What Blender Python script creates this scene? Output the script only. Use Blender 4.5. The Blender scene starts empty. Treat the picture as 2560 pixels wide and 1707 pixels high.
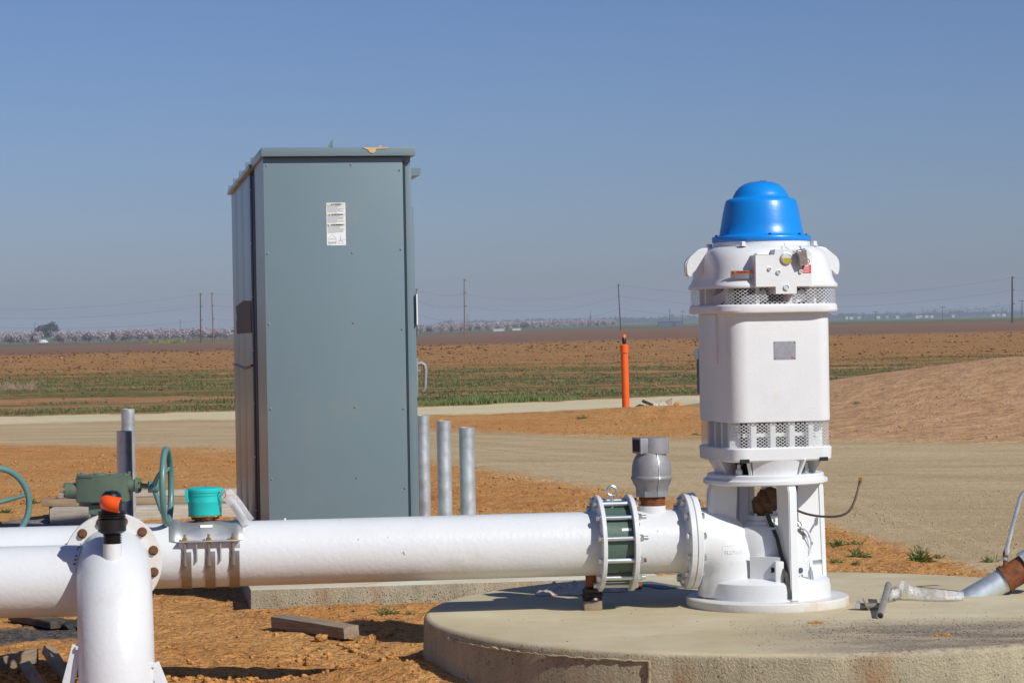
import bpy, bmesh, math, random
import numpy as np
from mathutils import Vector, Matrix
R = math.radians
sc = bpy.context.scene
col = sc.collection

# ------------------------------------------------------------------ camera
FPX = 6390.0                      # focal length in photograph pixels (2560 wide)
CZ = 1.66                         # eye height above the dirt
ROLL = R(0.97)
PITCH = math.atan(48.0 / FPX)
_f = Vector((0, math.cos(PITCH), -math.sin(PITCH)))
_u0 = Vector((0, math.sin(PITCH), math.cos(PITCH)))
_x0 = Vector((1, 0, 0))
_r = _x0 * math.cos(ROLL) - _u0 * math.sin(ROLL)
_u = _u0 * math.cos(ROLL) + _x0 * math.sin(ROLL)
cam_d = bpy.data.cameras.new('camera')
cam = bpy.data.objects.new('camera', cam_d)
col.objects.link(cam)
mm = Matrix.Identity(4)
for i in range(3):
    mm[i][0], mm[i][1], mm[i][2] = _r[i], _u[i], -_f[i]
mm[2][3] = CZ
cam.matrix_world = mm
cam_d.sensor_width = 36.0
cam_d.lens = FPX / 2560 * 36.0
cam_d.clip_start = 0.1
cam_d.clip_end = 30000
sc.camera = cam

# ------------------------------------------------------------------ sky, sun, exposure
SUN_EL = R(38.0)
SUN_AZ = R(134.5)                 # clockwise from +Y
w = bpy.data.worlds.new('World')
sc.world = w
w.use_nodes = True
nt = w.node_tree
nt.nodes.clear()
sky = nt.nodes.new('ShaderNodeTexSky')
sky.sky_type = 'NISHITA'
sky.sun_disc = False
sky.sun_elevation = SUN_EL
sky.sun_rotation = SUN_AZ
sky.altitude = 0
sky.air_density = 0.9
sky.dust_density = 0.6
sky.ozone_density = 8.0
hs = nt.nodes.new('ShaderNodeMix'); hs.data_type = 'RGBA'; hs.blend_type = 'MULTIPLY'
hs.inputs[0].default_value = 1.0
hs.inputs[7].default_value = (1.02, 0.945, 1.065, 1)
bg = nt.nodes.new('ShaderNodeBackground')
bg.inputs[1].default_value = 0.0655
wo = nt.nodes.new('ShaderNodeOutputWorld')
nt.links.new(sky.outputs[0], hs.inputs[6])
nt.links.new(hs.outputs[2], bg.inputs[0])
nt.links.new(bg.outputs[0], wo.inputs[0])

sl = bpy.data.lights.new('sun', 'SUN')
sl.energy = 3.85
sl.angle = R(0.53)
sl.color = (1.0, 0.98, 0.905)
so = bpy.data.objects.new('sun', sl)
col.objects.link(so)
SUNV = Vector((math.sin(SUN_AZ) * math.cos(SUN_EL), math.cos(SUN_AZ) * math.cos(SUN_EL), math.sin(SUN_EL)))
so.rotation_euler = SUNV.to_track_quat('Z', 'Y').to_euler()
so.location = (6, -6, 12)

sc.view_settings.view_transform = 'Standard'
sc.view_settings.look = 'None'
sc.view_settings.gamma = 1.0
sc.view_settings.exposure = 0.15
sc.view_settings.use_curve_mapping = False
sc.render.engine = 'CYCLES'
sc.cycles.max_bounces = 6
sc.cycles.diffuse_bounces = 3
sc.cycles.glossy_bounces = 3
sc.cycles.transmission_bounces = 4
sc.cycles.volume_bounces = 0
sc.cycles.use_denoising = True
sc.cycles.caustics_reflective = False
sc.cycles.caustics_refractive = False

# ------------------------------------------------------------------ helpers: measuring
def ray(px, py):
    return _f + _r * ((px - 1280.0) / FPX) - _u * ((py - 853.5) / FPX)
def P(px, py, D):                 # point of the place at distance Y = D
    v = ray(px, py); t = D / v.y
    return Vector((v.x * t, D, CZ + v.z * t))
def G(px, py, z=0.0):             # point on the level z
    v = ray(px, py); t = (z - CZ) / v.z
    return Vector((v.x * t, v.y * t, z))

# ------------------------------------------------------------------ helpers: noise
def _hash(ix, iy, seed):
    n = (ix.astype(np.int64) * 374761393 + iy.astype(np.int64) * 668265263 + seed * 974634541) & 0x7fffffff
    n = ((n ^ (n >> 13)) * 1274126177) & 0x7fffffff
    n = n ^ (n >> 16)
    return (n & 0xffff) / 65535.0
def vnoise(x, y, seed=0):
    x = np.asarray(x, float); y = np.asarray(y, float)
    ix = np.floor(x); iy = np.floor(y)
    fx = x - ix; fy = y - iy
    fx = fx * fx * (3 - 2 * fx); fy = fy * fy * (3 - 2 * fy)
    a = _hash(ix, iy, seed); b = _hash(ix + 1, iy, seed)
    c = _hash(ix, iy + 1, seed); d = _hash(ix + 1, iy + 1, seed)
    return (a + (b - a) * fx) * (1 - fy) + (c + (d - c) * fx) * fy
def fbm(x, y, seed=0, octv=4):
    s = 0.0; a = 0.5; x = np.asarray(x, float); y = np.asarray(y, float)
    for o in range(octv):
        s = s + a * (vnoise(x, y, seed + o * 7) - 0.5) * 2
        x = x * 2.03 + 17.3; y = y * 2.03 + 9.1; a *= 0.5
    return s

# ------------------------------------------------------------------ helpers: materials
def new_mat(name):
    m = bpy.data.materials.new(name); m.use_nodes = True
    n = m.node_tree.nodes; n.clear()
    out = n.new('ShaderNodeOutputMaterial'); b = n.new('ShaderNodeBsdfPrincipled')
    m.node_tree.links.new(b.outputs[0], out.inputs[0])
    return m, n, m.node_tree.links, b
def noise_node(n, l, vec, scale, detail=4, rough=0.55, dist=0.0):
    t = n.new('ShaderNodeTexNoise'); t.inputs['Scale'].default_value = scale
    t.inputs['Detail'].default_value = detail; t.inputs['Roughness'].default_value = rough
    t.inputs['Distortion'].default_value = dist
    if vec is not None: l.new(vec, t.inputs['Vector'])
    return t.outputs[0]
def ramp(n, l, val, stops, interp='LINEAR'):
    r = n.new('ShaderNodeValToRGB'); r.color_ramp.interpolation = interp
    e = r.color_ramp.elements
    while len(e) < len(stops): e.new(0.5)
    for k, (p, c) in enumerate(stops):
        e[k].position = p
        e[k].color = (c, c, c, 1) if isinstance(c, (int, float)) else (c[0], c[1], c[2], 1)
    l.new(val, r.inputs[0])
    return r.outputs[0]
def mixc(n, l, fac, a, b, mode='MIX'):
    x = n.new('ShaderNodeMix'); x.data_type = 'RGBA'; x.blend_type = mode
    for s, v in ((0, fac), (6, a), (7, b)):
        if hasattr(v, 'links'): l.new(v, x.inputs[s])
        elif isinstance(v, (int, float)): x.inputs[s].default_value = v
        else: x.inputs[s].default_value = (v[0], v[1], v[2], 1)
    return x.outputs[2]
def math_n(n, l, op, a, b=None, c=None, clamp=False):
    x = n.new('ShaderNodeMath'); x.operation = op; x.use_clamp = clamp
    for s, v in ((0, a), (1, b), (2, c)):
        if v is None: continue
        if hasattr(v, 'links'): l.new(v, x.inputs[s])
        else: x.inputs[s].default_value = v
    return x.outputs[0]
def coords(n, kind='Object'):
    return n.new('ShaderNodeTexCoord').outputs[kind]
def mat(name, c, rough=0.5, metal=0.0, var=0.08, vs=6.0, bump=0.0, bs=80.0, dirt=None, spec=0.5, rvar=0.0, coat=0.0):
    """dirt: list of (colour, lower threshold, upper threshold, scale)"""
    m, n, l, b = new_mat(name)
    v = coords(n)
    nz = noise_node(n, l, v, vs, 5)
    f = ramp(n, l, nz, [(0.3, 0.0), (0.7, 1.0)])
    cc = mixc(n, l, f, [k * (1 - var) for k in c], [min(1, k * (1 + var)) for k in c])
    for (dc, lo, hi, s) in (dirt or []):
        dn = noise_node(n, l, v, s, 6, 0.65)
        df = ramp(n, l, dn, [(lo, 0.0), (hi, 1.0)])
        cc = mixc(n, l, df, cc, dc)
    l.new(cc, b.inputs['Base Color'])
    b.inputs['Roughness'].default_value = rough
    if rvar:
        rr = n.new('ShaderNodeMapRange'); l.new(nz, rr.inputs[0])
        rr.inputs[1].default_value = .3; rr.inputs[2].default_value = .7
        rr.inputs[3].default_value = rough - rvar; rr.inputs[4].default_value = rough + rvar
        l.new(rr.outputs[0], b.inputs['Roughness'])
    b.inputs['Metallic'].default_value = metal
    b.inputs['Specular IOR Level'].default_value = spec
    b.inputs['Coat Weight'].default_value = coat
    if bump:
        bn = noise_node(n, l, v, bs, 5, 0.6)
        bp = n.new('ShaderNodeBump'); bp.inputs['Strength'].default_value = 1.0
        bp.inputs['Distance'].default_value = bump
        l.new(bn, bp.inputs['Height']); l.new(bp.outputs[0], b.inputs['Normal'])
    return m

RUST = (0.16, 0.055, 0.02)
DUST = (0.42, 0.30, 0.20)
MT = {}
MT['white'] = mat('white_paint', (0.675, 0.69, 0.705), 0.32, var=0.025, vs=5, bump=0.0016, bs=42,
                  dirt=[((0.55, 0.46, 0.37), 0.60, 0.95, 3.0), (RUST, 0.70, 0.725, 19.0)])
MT['white_pump'] = mat('white_paint_casting', (0.71, 0.72, 0.73), 0.34, var=0.025, vs=7, bump=0.0009, bs=70,
                       dirt=[((0.60, 0.55, 0.47), 0.63, 0.95, 5.0), ((0.3, 0.2, 0.12), 0.71, 0.74, 33.0)])
MT['white_dirty'] = mat('white_paint_dusty', (0.68, 0.67, 0.645), 0.42, var=0.04, vs=7, bump=0.002, bs=60,
                        dirt=[((0.55, 0.42, 0.28), 0.50, 0.78, 7.0), (RUST, 0.70, 0.74, 40.0)])
MT['cab'] = mat('grey_enamel', (0.166, 0.232, 0.262), 0.31, var=0.035, vs=1.1, spec=0.5, bump=0.0008, bs=5, dirt=[((0.24, 0.25, 0.23), 0.55, 0.9, 2.5)])
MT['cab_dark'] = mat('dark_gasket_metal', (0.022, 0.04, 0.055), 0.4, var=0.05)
MT['bluecap'] = mat('blue_enamel', (0.005, 0.235, 0.72), 0.33, var=0.04, vs=4, bump=0.0006, bs=60,
                    dirt=[((0.01, 0.08, 0.28), 0.71, 0.76, 14.0)])
MT['zinc'] = mat('zinc_bolt', (0.62, 0.66, 0.68), 0.32, metal=0.9, var=0.1, vs=40)
MT['galv'] = mat('galvanised_steel', (0.60, 0.65, 0.68), 0.42, metal=0.7, var=0.22, vs=9, bump=0.0005, bs=40, rvar=0.08)
MT['alu'] = mat('cast_aluminium', (0.27, 0.27, 0.285), 0.55, metal=0.25, var=0.12, vs=12, bump=0.0012, bs=90)
MT['rust'] = mat('rusty_steel', (0.20, 0.065, 0.022), 0.75, metal=0.2, var=0.4, vs=25, bump=0.002, bs=70)
MT['rustbolt'] = mat('rusty_bolt', (0.17, 0.075, 0.03), 0.6, metal=0.3, var=0.45, vs=60, bump=0.001, bs=120)
MT['steel'] = mat('stainless_steel', (0.58, 0.58, 0.57), 0.42, metal=0.75, var=0.08, vs=15, rvar=0.05)
MT['strap'] = mat('dull_stainless_strap', (0.34, 0.31, 0.28), 0.42, metal=0.8, var=0.1, vs=20)
MT['green'] = mat('green_coating', (0.075, 0.125, 0.095), 0.30, var=0.12, vs=9, bump=0.001, bs=60,
                  dirt=[((0.22, 0.11, 0.04), 0.68, 0.76, 13.0)])
MT['gear'] = mat('olive_green_enamel', (0.115, 0.165, 0.115), 0.45, var=0.14, vs=10, bump=0.001, bs=70,
                 dirt=[((0.22, 0.13, 0.05), 0.63, 0.74, 16.0)])
MT['wheel'] = mat('teal_green_enamel', (0.10, 0.215, 0.20), 0.36, var=0.08, vs=10, bump=0.0006, bs=60)
MT['teal'] = mat('turquoise_plastic', (0.012, 0.50, 0.47), 0.42, var=0.04, vs=12)
MT['bronze'] = mat('cast_bronze', (0.21, 0.10, 0.05), 0.5, metal=0.6, var=0.2, vs=20, bump=0.001, bs=80)
MT['brass'] = mat('brass', (0.55, 0.33, 0.08), 0.35, metal=0.9, var=0.1)
MT['black'] = mat('black_plastic', (0.008, 0.008, 0.009), 0.38, var=0.1, vs=20)
MT['orange'] = mat('orange_plastic', (0.85, 0.10, 0.012), 0.36, var=0.04, vs=15)
MT['orange_post'] = mat('orange_marker_plastic', (0.82, 0.12, 0.012), 0.45, var=0.06, vs=6)
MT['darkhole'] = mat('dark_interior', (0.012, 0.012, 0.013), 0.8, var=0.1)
MT['greybox'] = mat('grey_box_paint', (0.075, 0.085, 0.10), 0.4, var=0.08)
MT['label'] = mat('white_label', (0.80, 0.82, 0.82), 0.45, var=0.02)
MT['cream'] = mat('cream_label_band', (0.66, 0.64, 0.48), 0.5, var=0.02)
MT['ink'] = mat('black_ink', (0.05, 0.05, 0.055), 0.6, var=0.02)
MT['inkgrey'] = mat('grey_ink', (0.34, 0.35, 0.37), 0.6, var=0.02)
MT['red'] = mat('red_label', (0.62, 0.03, 0.03), 0.45, var=0.03)
MT['olabel'] = mat('orange_label', (0.70, 0.20, 0.03), 0.45, var=0.04)
MT['plate'] = mat('metal_nameplate', (0.40, 0.41, 0.42), 0.38, metal=0.7, var=0.12, vs=60)
MT['yellow'] = mat('yellow_oil', (0.45, 0.36, 0.02), 0.2, var=0.08)
MT['glasswhite'] = mat('sight_glass_white', (0.60, 0.64, 0.58), 0.15, var=0.05)
MT['rag'] = mat('brown_rag', (0.11, 0.055, 0.022), 0.8, var=0.5, vs=30, bump=0.006, bs=30)
MT['strapdark'] = mat('dirty_black_strap', (0.06, 0.055, 0.045), 0.75, var=0.5, vs=40, bump=0.002, bs=60)
MT['copper'] = mat('weathered_copper_tube', (0.09, 0.055, 0.045), 0.45, metal=0.5, var=0.15, vs=30)
MT['cloth'] = mat('dirty_white_cloth', (0.55, 0.47, 0.40), 0.85, var=0.25, vs=20, bump=0.004, bs=40)
MT['foil'] = mat('silver_foil', (0.62, 0.62, 0.62), 0.28, metal=0.9, var=0.15, vs=30, bump=0.003, bs=60)
MT['card'] = mat('brown_paper', (0.10, 0.085, 0.065), 0.7, var=0.3, vs=9)
MT['tape'] = mat('torn_tan_paper', (0.62, 0.42, 0.20), 0.7, var=0.1, vs=20)
MT['polewood'] = mat('dark_pole_wood', (0.085, 0.06, 0.05), 0.8, var=0.2)
MT['polewood_new'] = mat('new_pole_wood', (0.20, 0.125, 0.085), 0.8, var=0.2)
MT['wire'] = mat('weathered_wire', (0.10, 0.10, 0.11), 0.6, metal=0.3)

def wood_mat(name, c, c2):
    m, n, l, b = new_mat(name)
    v = coords(n)
    mp = n.new('ShaderNodeMapping'); mp.inputs['Scale'].default_value = (3, 45, 45); l.new(v, mp.inputs[0])
    nz = noise_node(n, l, mp.outputs[0], 1.5, 6, 0.6, 0.4)
    f = ramp(n, l, nz, [(0.32, 0.0), (0.7, 1.0)])
    b2 = noise_node(n, l, v, 5, 4)
    cc = mixc(n, l, f, c, c2)
    cc = mixc(n, l, ramp(n, l, b2, [(0.45, 0.0), (0.8, 0.6)]), cc, (0.30, 0.19, 0.11))
    l.new(cc, b.inputs['Base Color']); b.inputs['Roughness'].default_value = 0.85
    bp = n.new('ShaderNodeBump'); bp.inputs['Distance'].default_value = 0.004
    l.new(nz, bp.inputs['Height']); l.new(bp.outputs[0], b.inputs['Normal'])
    return m
MT['wood_grey'] = wood_mat('weathered_grey_wood', (0.17, 0.125, 0.085), (0.36, 0.29, 0.21))
MT['wood_pale'] = wood_mat('pale_timber', (0.40, 0.35, 0.28), (0.58, 0.53, 0.46))
MT['wood_tan'] = wood_mat('tan_timber', (0.25, 0.17, 0.10), (0.44, 0.33, 0.21))
MT['wood_burnt'] = wood_mat('charred_wood', (0.01, 0.01, 0.01), (0.10, 0.085, 0.06))

def plastic_mat():
    m, n, l, b = new_mat('clear_plastic_film')
    b.inputs['Base Color'].default_value = (0.82, 0.84, 0.86, 1)
    b.inputs['Roughness'].default_value = 0.25
    b.inputs['Alpha'].default_value = 0.32
    v = coords(n)
    bn = noise_node(n, l, v, 45, 4)
    bp = n.new('ShaderNodeBump'); bp.inputs['Distance'].default_value = 0.004
    l.new(bn, bp.inputs['Height']); l.new(bp.outputs[0], b.inputs['Normal'])
    return m
MT['film'] = plastic_mat()

def concrete_top_side(name, side_c, top_c, pits=True):
    m, n, l, b = new_mat(name)
    v = coords(n); g = n.new('ShaderNodeNewGeometry')
    sep = n.new('ShaderNodeSeparateXYZ'); l.new(g.outputs['Normal'], sep.inputs[0])
    up = ramp(n, l, sep.outputs[2], [(0.35, 0.0), (0.75, 1.0)])
    # side: blotchy, dripping, with blow-holes
    mp = n.new('ShaderNodeMapping'); mp.inputs['Scale'].default_value = (1, 1, 0.35); l.new(v, mp.inputs[0])
    s1 = noise_node(n, l, mp.outputs[0], 7, 6, 0.65)
    sc_ = mixc(n, l, ramp(n, l, s1, [(0.3, 0.0), (0.7, 1.0)]), [k * 0.72 for k in side_c], [min(1, k * 1.18) for k in side_c])
    s2 = noise_node(n, l, mp.outputs[0], 4.5, 5, 0.6)
    sc_ = mixc(n, l, ramp(n, l, s2, [(0.52, 0.0), (0.72, 0.75)]), sc_, (0.36, 0.20, 0.09))
    s3 = noise_node(n, l, v, 90, 4, 0.7)
    sc_ = mixc(n, l, ramp(n, l, s3, [(0.35, 0.35), (0.6, 0.0)]), sc_, (0.16, 0.12, 0.08))
    # top: smooth trowelled, tan with orange and black deposits
    t1 = noise_node(n, l, v, 1.8, 6, 0.6)
    tc = mixc(n, l, ramp(n, l, t1, [(0.32, 0.0), (0.68, 1.0)]), [top_c[0] * 0.86, top_c[1] * 0.79, top_c[2] * 0.70], [min(1, k * 1.1) for k in top_c])
    mp2 = n.new('ShaderNodeMapping'); mp2.inputs['Scale'].default_value = (0.8, 2.6, 1); l.new(v, mp2.inputs[0])
    t2 = noise_node(n, l, mp2.outputs[0], 3.2, 6, 0.7)
    tc = mixc(n, l, ramp(n, l, t2, [(0.56, 0.0), (0.76, 0.7)]), tc, (0.47, 0.27, 0.125))
    if pits:
        # black sandy deposit on the front right of the pad
        sp = n.new('ShaderNodeSeparateXYZ'); l.new(v, sp.inputs[0])
        zx = n.new('ShaderNodeMapRange'); l.new(sp.outputs[0], zx.inputs[0]); zx.inputs[1].default_value = -0.35; zx.inputs[2].default_value = 0.35
        zy = n.new('ShaderNodeMapRange'); l.new(sp.outputs[1], zy.inputs[0]); zy.inputs[1].default_value = -0.50; zy.inputs[2].default_value = -0.95
        zone = math_n(n, l, 'MULTIPLY', zx.outputs[0], zy.outputs[0])
        t3 = noise_node(n, l, mp2.outputs[0], 2.6, 7, 0.72)
        bz = math_n(n, l, 'MULTIPLY', ramp(n, l, t3, [(0.38, 0.0), (0.56, 1.0)]), zone)
        t4 = noise_node(n, l, v, 60, 3, 0.7)
        bz = math_n(n, l, 'MULTIPLY', bz, ramp(n, l, t4, [(0.38, 0.25), (0.56, 1.0)]))
        tc = mixc(n, l, math_n(n, l, 'MULTIPLY', zone, 0.55), tc, (0.34, 0.25, 0.18))
        tc = mixc(n, l, math_n(n, l, 'MULTIPLY', bz, 0.8), tc, (0.05, 0.047, 0.048))
    cc = mixc(n, l, up, sc_, tc)
    vor = n.new('ShaderNodeTexVoronoi'); vor.inputs['Scale'].default_value = 62; l.new(v, vor.inputs['Vector'])
    vn = noise_node(n, l, v, 9, 2)
    th = math_n(n, l, 'MULTIPLY', ramp(n, l, vn, [(0.40, 0.0), (0.66, 0.5)]), math_n(n, l, 'POWER', vor.outputs['Color'], 1.1))
    hole = math_n(n, l, 'LESS_THAN', vor.outputs['Distance'], th)
    side = math_n(n, l, 'SUBTRACT', 1.0, up)
    hole = math_n(n, l, 'MULTIPLY', hole, side)
    if not pits: hole = math_n(n, l, 'MULTIPLY', hole, 0.5)
    cc = mixc(n, l, math_n(n, l, 'MULTIPLY', hole, 0.75), cc, (0.12, 0.085, 0.05))
    l.new(cc, b.inputs['Base Color']); b.inputs['Roughness'].default_value = 0.85
    b.inputs['Specular IOR Level'].default_value = 0.3
    h = math_n(n, l, 'MULTIPLY', s3, 0.5)
    h = math_n(n, l, 'ADD', h, math_n(n, l, 'MULTIPLY', s1, 0.6))
    h = math_n(n, l, 'SUBTRACT', h, math_n(n, l, 'MULTIPLY', hole, 0.9))
    dd = math_n(n, l, 'MULTIPLY', math_n(n, l, 'ADD', math_n(n, l, 'MULTIPLY', side, 0.9), 0.1), h)
    bp = n.new('ShaderNodeBump'); bp.inputs['Distance'].default_value = 0.022
    l.new(dd, bp.inputs['Height']); l.new(bp.outputs[0], b.inputs['Normal'])
    return m
MT['pad'] = concrete_top_side('pad_concrete', (0.50, 0.44, 0.30), (0.54, 0.475, 0.325))
MT['slab'] = concrete_top_side('slab_concrete', (0.44, 0.39, 0.28), (0.56, 0.53, 0.44), pits=False)

# ------------------------------------------------------------------ helpers: mesh building
def _orient(axis):
    a = Vector(axis).normalized()
    return a.to_track_quat('Z', 'Y').to_matrix().to_4x4()
def bx(bm, c, s, rot=None, bev=0.0):
    m = Matrix.Translation(Vector(c))
    if rot is not None: m = m @ (rot if isinstance(rot, Matrix) else Matrix.Rotation(rot, 4, 'Z'))
    r = bmesh.ops.create_cube(bm, size=1.0, matrix=m @ Matrix.Diagonal((s[0], s[1], s[2], 1)))
    if bev:
        es = list({e for v in r['verts'] for e in v.link_edges})
        bmesh.ops.bevel(bm, geom=es, offset=bev, segments=2, affect='EDGES', profile=0.6)
def cyl(bm, p0, p1, r0, r1=None, seg=32, caps=True):
    p0, p1 = Vector(p0), Vector(p1)
    r1 = r0 if r1 is None else r1
    d = p1 - p0
    m = Matrix.Translation((p0 + p1) / 2) @ _orient(d)
    bmesh.ops.create_cone(bm, cap_ends=caps, cap_tris=False, segments=seg, radius1=r0, radius2=r1, depth=d.length, matrix=m)
def lathe(bm, prof, seg=48, m=None, close=True):
    m = m or Matrix.Identity(4)
    rings = []
    for (r, z) in prof:
        if r < 1e-6:
            rings.append([bm.verts.new(m @ Vector((0, 0, z)))])
        else:
            rings.append([bm.verts.new(m @ Vector((r * math.cos(2 * math.pi * k / seg), r * math.sin(2 * math.pi * k / seg), z))) for k in range(seg)])
    for a, b in zip(rings[:-1], rings[1:]):
        for k in range(seg):
            k2 = (k + 1) % seg
            if len(a) == 1 and len(b) == 1: continue
            if len(a) == 1: bm.faces.new((a[0], b[k], b[k2]))
            elif len(b) == 1: bm.faces.new((a[k], a[k2], b[0]))
            else: bm.faces.new((a[k], a[k2], b[k2], b[k]))
    if close:
        if len(rings[0]) > 1: bm.faces.new(list(reversed(rings[0])))
        if len(rings[-1]) > 1: bm.faces.new(rings[-1])
def loft(bm, loops, caps=True):
    rings = [[bm.verts.new(p) for p in lp] for lp in loops]
    n = len(rings[0])
    for a, b in zip(rings[:-1], rings[1:]):
        for k in range(n):
            bm.faces.new((a[k], a[(k + 1) % n], b[(k + 1) % n], b[k]))
    if caps:
        bm.faces.new(list(reversed(rings[0]))); bm.faces.new(rings[-1])
def prism(bm, poly, d, m=None):
    m = m or Matrix.Identity(4)
    a = [bm.verts.new(m @ Vector((x, y, 0))) for x, y in poly]
    b = [bm.verts.new(m @ Vector((x, y, d))) for x, y in poly]
    n = len(poly)
    bm.faces.new(list(reversed(a))); bm.faces.new(b)
    for k in range(n): bm.faces.new((a[k], a[(k + 1) % n], b[(k + 1) % n], b[k]))
def tube(bm, pts, r, seg=12, caps=True):
    pts = [Vector(p) for p in pts]
    rs = r if isinstance(r, (list, tuple)) else [r] * len(pts)
    loops = []; up = None
    for i, p in enumerate(pts):
        t = (pts[min(i + 1, len(pts) - 1)] - pts[max(i - 1, 0)]).normalized()
        if up is None:
            up = Vector((0, 0, 1)) if abs(t.z) < 0.9 else Vector((1, 0, 0))
        up = (up - t * up.dot(t)).normalized(); side = t.cross(up)
        loops.append([p + (up * math.cos(2 * math.pi * k / seg) + side * math.sin(2 * math.pi * k / seg)) * rs[i] for k in range(seg)])
    loft(bm, loops, caps)
def torus(bm, R0, r0, m, seg=40, sub=12):
    rows = []
    for i in range(seg):
        a = 2 * math.pi * i / seg
        rows.append([bm.verts.new(m @ Vector(((R0 + r0 * math.cos(2 * math.pi * j / sub)) * math.cos(a), (R0 + r0 * math.cos(2 * math.pi * j / sub)) * math.sin(a), r0 * math.sin(2 * math.pi * j / sub)))) for j in range(sub)])
    for i in range(seg):
        for j in range(sub):
            bm.faces.new((rows[i][j], rows[(i + 1) % seg][j], rows[(i + 1) % seg][(j + 1) % sub], rows[i][(j + 1) % sub]))
def arc(c, r, a0, a1, n, plane='xz'):
    o = []
    for k in range(n + 1):
        a = a0 + (a1 - a0) * k / n
        x, y = r * math.cos(a), r * math.sin(a)
        o.append(Vector(c) + (Vector((x, 0, y)) if plane == 'xz' else Vector((x, y, 0)) if plane == 'xy' else Vector((0, x, y))))
    return o
def smoothmesh(me, ang=38):
    me.shade_smooth()
    me.set_sharp_from_angle(angle=R(ang))
def meshof(name, bm, ang=38, flat=False):
    bmesh.ops.recalc_face_normals(bm, faces=bm.faces)
    me = bpy.data.meshes.new(name); bm.to_mesh(me); bm.free()
    if not flat: smoothmesh(me, ang)
    return me
def put(name, me, material, parent=None, mtx=None):
    if material is not None and len(me.materials) == 0: me.materials.append(MT[material] if isinstance(material, str) else material)
    o = bpy.data.objects.new(name, me); col.objects.link(o)
    if parent is not None: o.parent = parent
    if mtx is not None: o.matrix_local = mtx
    return o
def obj(name, bm, material, parent=None, mtx=None, ang=38, flat=False):
    return put(name, meshof(name, bm, ang, flat), material, parent, mtx)
def tag(o, label=None, cat=None, group=None, kind=None):
    if label: o['label'] = label
    if cat: o['category'] = cat
    if group: o['group'] = group
    if kind: o['kind'] = kind
    return o
def thing(name, loc, label, cat, rotz=0.0, group=None):
    o = bpy.data.objects.new(name, None); col.objects.link(o)
    o.empty_display_size = 0.1
    o.location = loc; o.rotation_euler = (0, 0, rotz)
    return tag(o, label, cat, group)
def NB(): return bmesh.new()
def text_mesh(s, size, extrude=0.0, align='CENTER', bold=0.0):
    c = bpy.data.curves.new('t', 'FONT'); c.body = s; c.size = size; c.extrude = extrude
    c.align_x = align; c.align_y = 'CENTER'; c.resolution_u = 2; c.offset = bold
    o = bpy.data.objects.new('t', c); col.objects.link(o)
    dg = bpy.context.evaluated_depsgraph_get()
    me = bpy.data.meshes.new_from_object(o.evaluated_get(dg))
    bpy.data.objects.remove(o); bpy.data.curves.remove(c)
    return me
def hexmesh(r, h, washer=True):
    bm = NB()
    if washer: cyl(bm, (0, 0, 0), (0, 0, h * 0.18), r * 1.25, seg=20)
    lathe(bm, [(r, 0), (r, h * 0.86), (r * 0.86, h)], seg=6)
    return meshof('hex', bm, 25)

ZPAD = 0.30
rng = random.Random(7)

# ------------------------------------------------------------------ terrain
PUMP = Vector((P(1918, 1500, 12.15).x, 12.15, ZPAD))
PADC = Vector((PUMP.x + 0.06, 12.02, 0.0))
PADR = 1.69
KX = [-0.5, -0.2, -0.10, -0.04, 0.04, 0.2, 0.5]
KK = [0.0048, 0.0042, 0.0037, 0.0030, 0.0015, 0.0007, 0.0006]
def terrain(x, y):
    x = np.asarray(x, float); y = np.asarray(y, float)
    k = np.interp(x / np.maximum(y, 30.0), KX, KK)
    far = np.clip(y - 100, 0, 1200)
    z = -k * far * np.clip(far / 250.0, 0, 1) ** 0.35 - 0.0006 * np.clip(y - 1300, 0, None)
    # spoil mound on the right
    yc = 47.0 - 0.12 * (x - 6)
    rise = np.clip((y - 34.0) / (yc - 34.0), 0, 1); rise = rise * rise * (3 - 2 * rise)
    fall = np.clip((yc + 5.5 - y) / 4.5, 0, 1); fall = fall * fall * (3 - 2 * fall)
    hm = np.interp(x, [3.2, 4.6, 5.6, 7.0, 9.0, 13.0, 20.0, 26.0], [0.0, 0.18, 0.42, 0.60, 0.85, 1.0, 0.7, 0.0])
    z = z + hm * np.minimum(rise, fall)
    return z
def driveway_low(x):
    return np.interp(x, [-12, -7.5, -4.0, -0.86, 1.08, 2.45, 2.75, 3.0, 3.4, 6.0], [38.5, 37.3, 35.0, 30.5, 24.6, 20.9, 18.5, 16.8, 10.0, 6.0])
def driveway_high(x):
    return np.interp(x, [-12, -3.6, -2.5, -1.0, 2.0, 6.0, 12], [46.2, 46.0, 43.0, 39.5, 36.0, 33.6, 32.0])
def roadband(x):
    lo = np.interp(x, [-12, -1.5, 3.5, 12], [45.6, 46.2, 49.2, 53.0])
    hi = np.interp(x, [-12, -1.5, 3.5, 12], [49.0, 51.3, 55.5, 60.0])
    return lo, hi
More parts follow.
